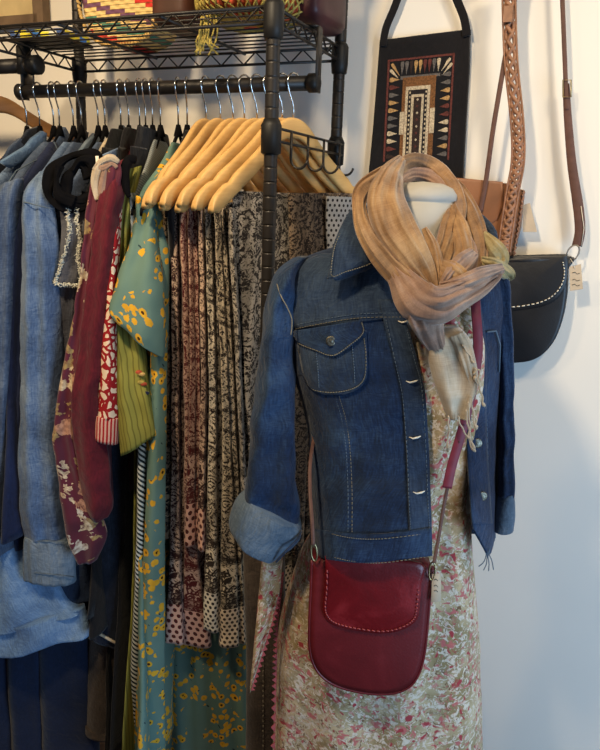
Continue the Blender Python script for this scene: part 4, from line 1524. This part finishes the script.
for k, (x, y) in enumerate(((486, 556), (487, 558), (488, 557), (489, 554))):
    p = at(x, y, 1.08)
    parts.append(tube(smooth_path([p + UP * .012, p, p + V((.003 * (k - 1), 0, -.012)), p + V((.007 * (k - 1.5), 0, -.02 - .003 * k))], 8), .0009, 5))
P_('loose_threads', join(parts), 'stitch_grey', jk)

# ------------------------------------------------------------------ scarf
sc = thing('silk_scarf', 'tan and mauve silk scarf looped around the dress form neck, fringed tail', 'scarf', V((at(430, 300, 1.08).x, 1.08, at(430, 330, 1.08).z)))
RB = [
    ('neck_loop', 'scarf_gold', [(396, 172, 1.20, 9), (412, 163, 1.245, 10), (430, 169, 1.26, 12), (446, 184, 1.22, 12), (455, 206, 1.15, 12), (450, 234, 1.10, 11), (441, 262, 1.06, 9), (438, 280, 1.04, 7)], .045, 2, .006),
    ('neck_loop', 'scarf_mauve', [(398, 182, 1.18, 6), (414, 174, 1.235, 7), (432, 178, 1.24, 7), (444, 192, 1.19, 6), (447, 214, 1.14, 5), (441, 240, 1.09, 5), (436, 262, 1.06, 4)], .03, 1, .004),
    ('side_fold', 'scarf_gold', [(452, 184, 1.22, 8), (466, 204, 1.16, 9), (477, 232, 1.11, 10), (479, 258, 1.075, 9), (468, 280, 1.04, 9)], .045, 2, .006),
    ('side_fold', 'scarf_gold', [(449, 206, 1.14, 7), (460, 230, 1.095, 9), (464, 254, 1.06, 10), (454, 276, 1.03, 9)], .04, 2, .006),
    ('side_fold', 'scarf_mauve', [(462, 232, 1.09, 4), (471, 250, 1.065, 6), (470, 268, 1.045, 6), (460, 284, 1.02, 6)], .03, 1, .004),
    ('outer_loop', 'scarf_gold', [(398, 166, 1.20, 6), (380, 177, 1.16, 9), (363, 190, 1.12, 9), (359, 207, 1.085, 7), (366, 232, 1.055, 10), (384, 258, 1.03, 13), (408, 282, 1.005, 14), (432, 300, .985, 12)], .045, 2, .007),
    ('front_fold', 'scarf_gold', [(402, 158, 1.17, 5), (391, 175, 1.115, 13), (386, 199, 1.075, 19), (394, 225, 1.045, 21), (409, 249, 1.02, 18), (424, 270, 1.005, 12), (433, 288, .99, 6)], .05, 1.6, .008),
    ('front_fold', 'scarf_gold', [(424, 228, 1.075, 3), (432, 244, 1.05, 6), (437, 264, 1.02, 7), (440, 286, 1.0, 6)], .03, 1, .004),
    ('knot', 'scarf_gold', [(436, 262, 1.035, 6), (445, 270, 1.005, 12), (456, 278, .992, 13), (466, 286, .99, 8)], .05, 2.5, .006),
    ('knot', 'scarf_mauve', [(474, 252, 1.05, 6), (464, 262, 1.015, 10), (452, 276, .99, 9), (443, 290, .985, 6)], .035, 1.5, .005),
    ('cowl', 'scarf_mauve', [(386, 258, 1.04, 6), (401, 279, 1.005, 14), (417, 300, .978, 22), (437, 305, .967, 20), (460, 295, .975, 15), (482, 284, 1.0, 11), (498, 272, 1.04, 6)], .05, 2.4, .009),
    ('cowl', 'scarf_mauve', [(440, 288, .985, 6), (462, 284, .975, 9), (482, 275, .99, 9), (503, 268, 1.04, 5)], .035, 1.5, .005),
    ('cowl', 'scarf_mauve', [(420, 298, .982, 19), (426, 318, .976, 18), (432, 336, .982, 13), (438, 350, .992, 8)], .05, 2, .006),
    ('ruffle', 'scarf_green', [(482, 234, 1.10, 5), (492, 246, 1.085, 9), (500, 258, 1.08, 9), (496, 272, 1.075, 5)], .03, 2, .006),
    ('ruffle', 'scarf_green', [(480, 262, 1.065, 6), (494, 266, 1.06, 8), (508, 274, 1.065, 7), (511, 280, 1.07, 2)], .025, 2, .006),
]
for k, (nm, mt, path, th, nf, am) in enumerate(RB):
    P_(nm, ribbon(path, th, 56, 40, nf, am, seed=k * 1.7, wr=.004, wf=34), mt, sc)
tl = P_('tail', drape([(424, 328, 458, 326, 1.015), (424, 340, 468, 336, 1.0), (427, 355, 474, 352, .995), (431, 372, 477, 370, .995), (436, 388, 476, 388, .995), (441, 402, 470, 402, .997), (447, 417, 465, 417, 1.0)], .03, 44, 52, folds=1.4, amp=.005, wr=.0022, wf=24, seed=71), 'scarf_sand', sc)
P_('tail_fold', ribbon([(456, 334, .99, 7), (464, 352, .985, 8), (470, 372, .985, 6), (474, 390, .985, 3)], .03, 30, 28, 1.5, .004, seed=5), 'scarf_sand', tl)
FRG = [[(448, 416), (449, 430), (447, 450)], [(458, 416), (462, 428), (470, 440)], [(468, 402), (470, 424), (469, 440), (475, 452)], [(471, 396), (473, 412), (476, 430)],
       [(475, 368), (478, 382), (482, 396), (484, 407)], [(473, 374), (479, 370), (478, 384), (474, 376)], [(473, 410), (476, 420), (476, 428)], [(466, 410), (469, 430), (474, 450)],
       [(462, 345), (470, 356), (474, 364)]]
for f_ in FRG:
    k = len(f_) * 6
    q = resample(f_, k)
    P_('fringe', tube([at(x + .6 * math.sin(i * .9), y, .975) for i, (x, y) in enumerate(q)], [.0013] * (k - 4) + [.0022, .0026, .0022, .0008], 6), 'scarf_sand', tl)

# ------------------------------------------------------------------ red bag on the form
rb = thing('red_crossbody_bag', 'dark red leather crossbody bag hanging at the front of the dress', 'handbag', at(370, 696, 1.02))
n_bag = V((-0.03, -1, 0.05)).normalized()
bp = at(370, 630, 1.022)


def onb(px, py, off=0.0):
    return on_plane(px, py, bp + n_bag * off, n_bag)


OUT = [(312, 560), (311, 590), (309.5, 625), (310, 650), (315, 667), (325, 679), (340, 687), (360, 692), (380, 694), (398, 692), (411, 685), (419, 673), (424, 655), (427, 630), (429.5, 600), (432, 568), (400, 563), (350, 560)]
outl = resample(OUT, 60)
P_('body', platef([onb(x, y, -.005) for x, y in reversed(outl)], n_bag, .047, .006), 'red_leather', rb)
P_('back_gusset', platef([onb(x + 2, y - 1, -.05) for x, y in reversed(outl)], n_bag, .012), 'red_leather', rb)
FLP = [(325, 556), (324.5, 585), (322.5, 607), (325, 618), (332, 625), (345, 629), (362, 632), (380, 634), (397, 632), (411, 626), (418, 618), (420, 606), (421.5, 585), (423, 565), (390, 560), (350, 557)]
flap = resample(FLP, 56)
fo = P_('flap', platef([onb(x, y, .003) for x, y in reversed(flap)], n_bag, .006, .005), 'red_leather_flap', rb)
q = resample([(327, 570), (326.5, 590), (325, 607), (327.5, 616), (334, 622), (346, 626), (362, 629), (380, 631), (396, 629), (409, 623), (415, 616), (417, 604), (418.5, 588)], 45)
parts = []
for (x, y), (x2, y2) in zip(q, q[1:]):
    parts.append(tube([onb(x, y, .0055), onb(lerp(x, x2, .55) + .5, lerp(y, y2, .55) + .7, .0065)], .0011, 5))
P_('flap_stitching', join(parts), 'stitch_red', fo)
P_('edge_welt', tube(smooth_path([onb(x, y, -.008) for x, y in OUT[:16]], 70), .0028, 8), 'red_leather', rb)
# strap and hardware
for c, tilt in (((314, 552), .2), ((432, 571), -.2)):
    pts = []
    for i in range(16):
        a = 2 * PI * i / 16
        pts.append(onb(c[0] + 3 * math.cos(a) + 4 * tilt * math.sin(a), c[1] + 9 * math.sin(a), .002))
    P_('ring', tube(pts, .0016, 6, close=True), 'brass', rb)
P_('strap', strap(smooth_path([at(x, y, Y) for x, y, Y in ((313, 545, 1.0), (312, 520, 1.015), (310, 490, 1.05), (310.5, 460, 1.09), (316, 420, 1.15), (322, 330, 1.16), (360, 262, 1.18), (400, 240, 1.21))], 40), (1, 0, 0), .006, .0025), 'strap_brown', rb)
P_('strap', strap(smooth_path([at(x, y, Y) for x, y, Y in ((434, 563, 1.0), (439, 535, 1.02), (444, 505, 1.03), (449, 480, 1.032))], 24), (1, 0, 0), .0055, .0025), 'strap_brown', rb)
stp = P_('strap', strap(smooth_path([at(x, y, Y) for x, y, Y in ((447, 488, 1.02), (452, 465, 1.022), (460, 438, 1.025), (468, 408, 1.03), (475, 375, 1.04), (478, 345, 1.05), (476, 312, 1.062), (474, 280, 1.10), (470, 250, 1.15))], 50), (1, 0, -.1), [.015] * 50, .0028), 'strap_maroon', rb)
for x, y in ((464, 425), (459, 442), (454, 459)):
    P_('strap_hole', lathe(at(x, y, 1.0225), (0, -1, 0), [(.0012, 0), (.0012, .0006)], 8), 'tag_ink', stp)
tg = P_('price_tag', plate([onb(x, y, .002) for x, y in ((432, 574), (441, 573), (441, 601), (431, 602))], n_bag, .001), 'tag_card', rb)
for y in (580, 586, 591):
    P_('ink_mark', tube([onb(434, y, .0035), onb(436, y - 1, .0035), onb(438, y + 1, .0035)], .0005, 4), 'tag_ink', tg)


# ------------------------------------------------------------------ bags on the wall
def wallp(pts, off):
    return [on_wall(x, y, off) for x, y in pts]


tb = thing('embroidered_tote', 'black flat tote with embroidered panel hanging on the wall', 'tote bag', on_wall(420, 190, .02))
P_('body', plate(wallp(list(reversed([(381, 41), (471, 30), (470, 70), (467, 120), (464, 172), (462, 205), (366, 205), (370, 172), (374, 130), (378, 80)])), .004), -DD, .014, .003), 'black_cloth', tb)
so = .024
P_('strap', strap(smooth_path([on_wall(x, y, .022) for x, y in ((383, 46), (386, 28), (395, 6), (404, -20), (418, -60), (428, -90))], 24), AA, .017, .003), 'black_cloth', tb)
P_('strap', strap(smooth_path([on_wall(x, y, .022) for x, y in ((467, 36), (464, 18), (457, 0), (446, -30), (434, -70), (428, -90))], 24), AA, .017, .003), 'black_cloth', tb)
for n_, c_ in (('emb_dark', C(48, 34, 30)), ('emb_brown', C(112, 76, 40)), ('emb_cream', C(184, 166, 138)), ('emb_gold', C(166, 130, 84)), ('emb_red', C(92, 46, 40)), ('emb_grey', C(92, 86, 82)), ('emb_black', C(34, 28, 28)), ('emb_ochre', C(112, 74, 42))):
    plain(n_, c_, .9, var=.3, sc=300)


def tq(u, v):
    """embroidered panel coordinates (0..1 across, 0..1 down)"""
    x = lerp(lerp(388, 383, v), lerp(455, 449, v), u)
    y = lerp(lerp(60, 162, v), lerp(53, 160, v), u)
    return x, y


def emb(name, uv, mat, lift, parent=tb):
    return P_(name, plate([on_wall(*tq(u, v), so + lift) for u, v in reversed(uv)], -DD, .0012), mat, parent, smooth=False)


R4 = lambda a, b, c, d: [(a, b), (c, b), (c, d), (a, d)]
pan = emb('panel', R4(0, 0, 1, 1), 'emb_dark', -.006)
for r in (R4(0, 0, 1, .02), R4(0, 0, .03, 1), R4(.97, 0, 1, 1)):
    emb('border', r, 'emb_red', -.0048)
emb('inner_panel', R4(.20, .17, .80, 1), 'emb_grey', -.0050)
emb('inner_panel', R4(.24, .19, .74, 1), 'emb_ochre', -.0042)
emb('inner_panel', R4(.29, .28, .66, 1), 'emb_cream', -.0036)
emb('inner_panel', R4(.33, .315, .62, 1), 'emb_black', -.0030)
emb('inner_panel', R4(.38, .36, .57, 1), 'emb_cream', -.0024)
emb('inner_panel', R4(.42, .385, .535, 1), 'emb_dark', -.0018)
emb('side_patch', R4(.22, .52, .285, .74), 'emb_cream', -.0034)
emb('side_patch', R4(.67, .50, .745, .74), 'emb_cream', -.0034)
for i in range(15):
    v = .33 + .66 * i / 15
    for u in (.348, .592):
        emb('bead', R4(u, v, u + .02, v + .02), 'emb_cream', -.0022)
for i in range(9):
    v = .41 + .58 * i / 9
    emb('bead', [(.46, v), (.478, v - .014), (.496, v), (.478, v + .014)], 'emb_red' if i % 2 else 'emb_cream', -.001)


def tear(u0, v0, u1, v1, w_, mat):
    """teardrop motif from its point to its round end"""
    du, dv = u1 - u0, (v1 - v0)
    L = math.hypot(du, dv * 1.45)
    pu, pv = -dv * 1.45 / L, du / L / 1.45
    pts = []
    for t, s in ((0, .05), (.35, .45), (.7, .95), (.88, 1), (.98, .6)):
        pts.append((u0 + du * t + pu * w_ * s, v0 + dv * t + pv * w_ * s))
    for t, s in ((.98, .6), (.88, 1), (.7, .95), (.35, .45), (0, .05)):
        pts.append((u0 + du * t - pu * w_ * s, v0 + dv * t - pv * w_ * s))
    P_('teardrop', plate([on_wall(*tq(u, v), so - .0046) for u, v in pts], -DD, .002), mat, pan, smooth=False)


tc = ['emb_gold', 'emb_cream', 'emb_grey', 'emb_red', 'emb_cream', 'emb_gold', 'emb_grey', 'emb_cream', 'emb_red', 'emb_gold']
for i in range(11):
    v = .20 + .075 * i
    tear(.195, v + .005, .04, v, .034, ('emb_gold', 'emb_red', 'emb_grey', 'emb_gold', 'emb_gold', 'emb_grey', 'emb_grey', 'emb_cream', 'emb_cream', 'emb_red', 'emb_dark')[i])
    tear(.81, v - .005, .96, v - .01, .034, ('emb_grey', 'emb_grey', 'emb_gold', 'emb_gold', 'emb_red', 'emb_red', 'emb_cream', 'emb_cream', 'emb_grey', 'emb_gold', 'emb_grey')[i])
for i in range(9):
    u = .22 + .068 * i
    tear(u, .16, u + .005, .03, .027, ('emb_grey', 'emb_grey', 'emb_dark', 'emb_gold', 'emb_gold', 'emb_red', 'emb_red', 'emb_grey', 'emb_cream')[i])
tear(.19, .17, .06, .04, .022, 'emb_gold')
tear(.17, .19, .04, .10, .022, 'emb_cream')
tear(.81, .16, .94, .04, .022, 'emb_cream')
tear(.84, .19, .97, .09, .022, 'emb_cream')

# tan bag with a braided strap
tn = thing('tan_leather_bag', 'tan leather bag with braided strap on the wall behind the scarf', 'handbag', on_wall(490, 260, .05))
P_('body', platef(wallp(list(reversed([(440, 178), (506, 183), (508, 200), (506, 252), (500, 262), (440, 262)])), .06), -DD, .05, .006), 'tan_leather', tn)
P_('flap', plate(wallp(list(reversed([(438, 176), (503, 182), (504, 205), (498, 220), (484, 229), (440, 232)])), .060), -DD, .006, .004), 'tan_leather', tn)
P_('side_panel', platef(wallp(list(reversed([(504, 184), (523, 190), (519, 228), (512, 256), (503, 258)])), .056), -DD, .05), 'tan_leather', tn)
br = smooth_path([on_wall(x, y, .075) for x, y in ((509, -30), (509, 0), (511, 60), (517, 120), (518, 160), (512, 195), (506, 235), (504, 252))], 90)
for k in range(3):
    parts = []
    pts = []
    for i, p in enumerate(br):
        a = i * .75 + k * 2 * PI / 3
        pts.append(p + AA * (.0085 * math.sin(a)) - DD * (.003 * math.cos(2 * a)))
    P_('braid_strand', tube(pts, .0042, 7), 'braid_leather', tn)
for s in (-1, 1):
    P_('strap_edge', tube([p + AA * (.0125 * s) for p in br], .0022, 6), 'braid_leather', tn)
P_('thin_strap', strap(smooth_path([on_wall(x, y, .072) for x, y in ((518, -30), (513, 10), (503, 70), (493, 130), (486, 180), (480, 212))], 40), AA, .010, .003), 'strap_brown', tn)
P_('buckle', boxm(on_wall(508, 14, .085), AA, DD, UP, .018, .004, .03), 'braid_leather', tn, smooth=False)
P_('gusset_lacing', tube([p for p in wallp([(lerp(524, 514, t / 24) + (1.2 if t % 2 else -1.2), lerp(190, 256, t / 24)) for t in range(25)], .058)], .0016, 5), 'braid_leather', tn)
P_('price_tag', plate(wallp(list(reversed([(523, 205), (530, 203), (537, 232), (523, 232)])), .03), -DD, .0015), 'tag_card', tn, smooth=False)

# navy bag
nv = thing('navy_leather_bag', 'navy black leather bag with white stitched flap on the wall at right', 'handbag', on_wall(530, 365, .04))
NO = [(470, 262), (567, 257), (568, 270), (567, 295), (563, 318), (556, 338), (546, 352), (534, 360), (520, 363), (500, 363), (480, 355), (466, 340), (462, 300)]
P_('body', platef(wallp(list(reversed(resample(NO, 60))), .051), -DD, .045, .006), 'navy_leather', nv)
FL = [(468, 258), (500, 256), (560, 254), (567.5, 257), (568, 270), (566, 284), (558, 297), (546, 305), (530, 309), (512, 311), (495, 311), (470, 304), (464, 285)]
nf = P_('flap', plate(wallp(list(reversed(resample(FL, 50))), .051), -DD, .006, .005), 'navy_leather', nv)
q = resample([(563, 262), (564.5, 272), (562.5, 283), (555, 294), (544, 301), (529, 305), (512, 307), (495, 307)], 25)
for (x, y), (x2, y2) in zip(q, q[1:]):
    P_('stitch', tube([on_wall(x, y, .0595), on_wall(lerp(x, x2, .6), lerp(y, y2, .6), .0595)], .0013, 5), 'stitch_white', nf)
P_('top_fold', tube([on_wall(470, 262, .05), on_wall(520, 260, .05), on_wall(564, 260, .05)], [.008, .010, .008], 14), 'navy_leather', nv)
P_('strap', strap(smooth_path([on_wall(x, y, .035) for x, y in ((560, -60), (562, -10), (564, 40), (566, 90), (567, 110))], 24), AA, .009, .003), 'strap_brown', nv)
P_('strap', strap(smooth_path([on_wall(x, y, .034) for x, y in ((566, 84), (568, 120), (572, 165), (578, 205), (580, 230), (577, 246))], 34), AA, [.013 + .008 * min(1, i / 20) for i in range(34)], .003), 'strap_brown', nv)
P_('buckle', tube([on_wall(x, y, .04) for x, y in ((563, 80), (571, 80), (571, 97), (563, 97))], .0016, 6, close=True), 'brass', nv)
P_('ring', tube([on_wall(573 + 6 * math.cos(a * PI / 8) + 2.5 * math.sin(a * PI / 8), 253 - 8 * math.sin(a * PI / 8), .04) for a in range(16)], .0017, 6, close=True), 'wall_hook', nv)
P_('ring_tab', strap([on_wall(565, 262, .045), on_wall(571, 257, .042)], DD, .016, .004), 'navy_leather', nv)
P_('strap_stitch', tube([on_wall(581.5, 246, .037), on_wall(584, 228, .037), on_wall(581, 206, .037)], .0008, 4), 'stitch_white', nv)
tg = P_('price_tag', plate(wallp(list(reversed([(569, 267), (581, 264), (583, 289), (570, 291)])), .05), -DD, .0012), 'tag_card', nv, smooth=False)
P_('tag_string', tube([on_wall(570, 258, .05), on_wall(573, 263, .053), on_wall(575, 269, .053)], .0006, 4), 'stitch_white', nv)
for y in (273, 280, 285):
    P_('ink_mark', tube([on_wall(572, y, .052), on_wall(575, y - 1, .052), on_wall(577, y + 1, .052), on_wall(580, y, .052)], .0005, 4), 'tag_ink', tg)
# pegs that carry the bags, above the picture
for (x, y, off, lab) in ((428, -92, .022, 'metal wall peg holding the embroidered tote'), (512, -32, .072, 'metal wall peg holding the tan bag straps'), (560, -62, .035, 'metal wall peg holding the navy bag strap')):
    p = on_wall(x, y, 0)
    q = on_wall(x, y, off + .03)
    q = p - DD * (off + .03)
    tag(P_('wall_peg', tube([p, lerp(p, q, .9), q, q + UP * .015], [.005, .005, .005, .006], 10), 'wall_hook', base=p), lab, 'hook', 'wall pegs')

# ------------------------------------------------------------------ on the shelf
SZ = ZT + 0.006


def shelf_pt(px, v):
    """point on the shelf deck in photo column px at depth v of the rack"""
    q = on_plane(px, 30, RK(0, v, 0), DD)
    q.z = SZ
    return q


def bag_loft(c, wd, dp, ht, flare=1.15, nu=48, nr=26, roundb=.03, wr=.003, seed=1, ex=3.0):
    rows = []
    for j in range(nr):
        v = j / (nr - 1)
        z = ht * (1 - v)
        k = lerp(1, flare, z / ht)
        e = math.sqrt(max(0.02, 1 - max(0, (roundb - z) / roundb) ** 2)) if z < roundb else 1
        r = []
        for i in range(nu):
            a = 2 * PI * i / nu
            cx = math.copysign(abs(math.cos(a)) ** (2 / ex), math.cos(a))
            sy = math.copysign(abs(math.sin(a)) ** (2 / ex), math.sin(a))
            p = c + AA * (wd / 2 * k * e * cx) + DD * (dp / 2 * k * e * sy) + UP * z
            r.append(p + (AA * cx + DD * sy) * (wr * nz(p, 14, seed)))
        rows.append(r)
    return gridmesh(rows)


c = shelf_pt(134, .29)
bk = thing('woven_basket', 'colourful striped woven straw basket standing on the wire shelf', 'basket', c)
bo = [(-.128, .30), (-.120, .20), (-.112, .10), (-.100, .055), (-.078, .022), (-.045, .006), (0, 0), (.045, .006), (.078, .022), (.100, .055), (.112, .10), (.120, .20), (.128, .30)]
bo = resample(bo, 40)
P_('body', platef([c + AA * x + UP * z - DD * .045 for x, z in bo], -DD, .09, .008), 'basket_weave', bk)
parts = []
for i in range(72):
    x, z = resample(bo, 72)[i]
    p = c + AA * (x * 1.01) + UP * (z - .001) - DD * .052
    parts.append(tube([p - AA * .004 + UP * .005, p - DD * .006, p + AA * .004 - UP * .004], .0032, 6))
P_('braided_edge', join(parts), 'straw', bk)
P_('handle', tube(smooth_path([c + AA * x + UP * z - DD * .05 for x, z in ((-.06, .27), (-.055, .36), (0, .42), (.055, .36), (.06, .27))], 24), .006, 8), 'straw', bk)

c = shelf_pt(187, .20)
bg_ = thing('brown_leather_bag', 'dark brown leather bag lying between woven basket and net bag', 'handbag', c)
P_('body', bag_loft(c, .10, .16, .16, .98, ex=4), 'brown_leather', bg_)
P_('flap', boxm(c + UP * .163, AA, DD, UP, .095, .15, .012), 'brown_leather', bg_)
P_('handle', tube(smooth_path([c + AA * x + UP * z for x, z in ((-.04, .16), (-.035, .24), (0, .27), (.035, .24), (.04, .16))], 20), .005, 8), 'brown_leather', bg_)

c = shelf_pt(252, .16)
nt = thing('net_bag', 'yellow green crocheted net bag filled with coral cloth on the shelf', 'net bag', c)
P_('contents', bag_loft(c, .19, .20, .15, 1.0, ex=2.6, wr=.012), 'coral_cloth', nt)
parts = []
M, N = 40, 12
for s in (-1, 1):
    for i in range(M):
        pts = []
        for j in range(25):
            t = j / 24
            a = 2 * PI * i / M + s * t * 1.1
            z = .15 * t
            e = math.sqrt(max(.02, 1 - ((.03 - z) / .03) ** 2)) if z < .03 else 1
            cx = math.copysign(abs(math.cos(a)) ** (2 / 2.6), math.cos(a))
            sy = math.copysign(abs(math.sin(a)) ** (2 / 2.6), math.sin(a))
            p = c + AA * (.101 * e * cx) + DD * (.106 * e * sy) + UP * z
            pts.append(p + (AA * cx + DD * sy) * (.010 * nz(p, 14, 1) + .002))
        parts.append(tube(pts, .0022, 5))
o = P_('net', join(parts), 'net_yarn', nt)
o['kind'] = 'stuff'
parts = []
for k in range(16):
    b = at(201 + 16 * random.random() ** 1.5, 12 + 6 * random.random(), FR.y + .13)
    parts.append(tube(smooth_path([b, b + V((random.uniform(-.012, .012), random.uniform(-.01, .01), -.022)), b + V((random.uniform(-.014, .006), 0, -.045)), b + V((random.uniform(-.016, .01), 0, -.04 - .03 * random.random()))], 12), .0018, 5))
o = P_('trailing_net', join(parts), 'net_yarn', nt)
o['kind'] = 'stuff'

c = shelf_pt(318, .25)
pb = thing('purple_leather_bag', 'dark purple leather bag at the right end of the wire shelf', 'handbag', c)
P_('body', bag_loft(c, .075, .17, .22, 1.05, ex=4.5), 'purple_leather', pb)
P_('flap', boxm(c + UP * .22, AA, DD, UP, .096, .19, .012), 'purple_leather', pb)
P_('handle', tube(smooth_path([c + DD * x + UP * z for x, z in ((-.05, .22), (-.045, .30), (0, .33), (.045, .30), (.05, .22))], 20), .005, 8), 'purple_leather', pb)

c = shelf_pt(50, .20)
pk_ = thing('printed_packet', 'flat blue and yellow printed packet lying on the shelf at left', 'packet', c)
P_('sleeve', boxm(c + UP * .012, AA, DD, UP, .145, .10, .022), 'packet_print', pk_, smooth=False)
P_('tray', boxm(c + UP * .0035, AA, DD, UP, .155, .11, .006), 'black_plastic', pk_, smooth=False)

# framed cream board on the wall at the top left
pc = on_wall(8, -60, .02)
bd = thing('framed_board', 'cream board in a brown frame on the wall, cut off at the top left', 'board', on_wall(8, 22, .02))
tl_, br_ = on_wall(-90, -140, .0), on_wall(50, 21, .0)
wd = (br_ - tl_).dot(AA)
ht = 0.45
cc = br_ - AA * (wd / 2) + UP * (ht / 2)
P_('panel', boxm(cc - DD * .012, AA, DD, UP, wd, .016, ht), 'board_cream', bd, smooth=False)
P_('frame_side', boxm(br_ - AA * .014 + UP * (ht / 2) - DD * .016, AA, DD, UP, .034, .028, ht + .03), 'board_frame', bd, smooth=False)
P_('frame_side', boxm(br_ - AA * (wd - .014) + UP * (ht / 2) - DD * .016, AA, DD, UP, .034, .028, ht + .03), 'board_frame', bd, smooth=False)
P_('frame_rail', boxm(br_ - AA * (wd / 2) - DD * .016 + UP * .002, AA, DD, UP, wd - .036, .028, .022), 'board_frame', bd, smooth=False)
P_('frame_rail', boxm(br_ - AA * (wd / 2) - DD * .016 + UP * ht, AA, DD, UP, wd - .036, .028, .022), 'board_frame', bd, smooth=False)

# ------------------------------------------------------------------ tidy
for o in list(bpy.data.objects):
    if '_o' in o:
        del o['_o']
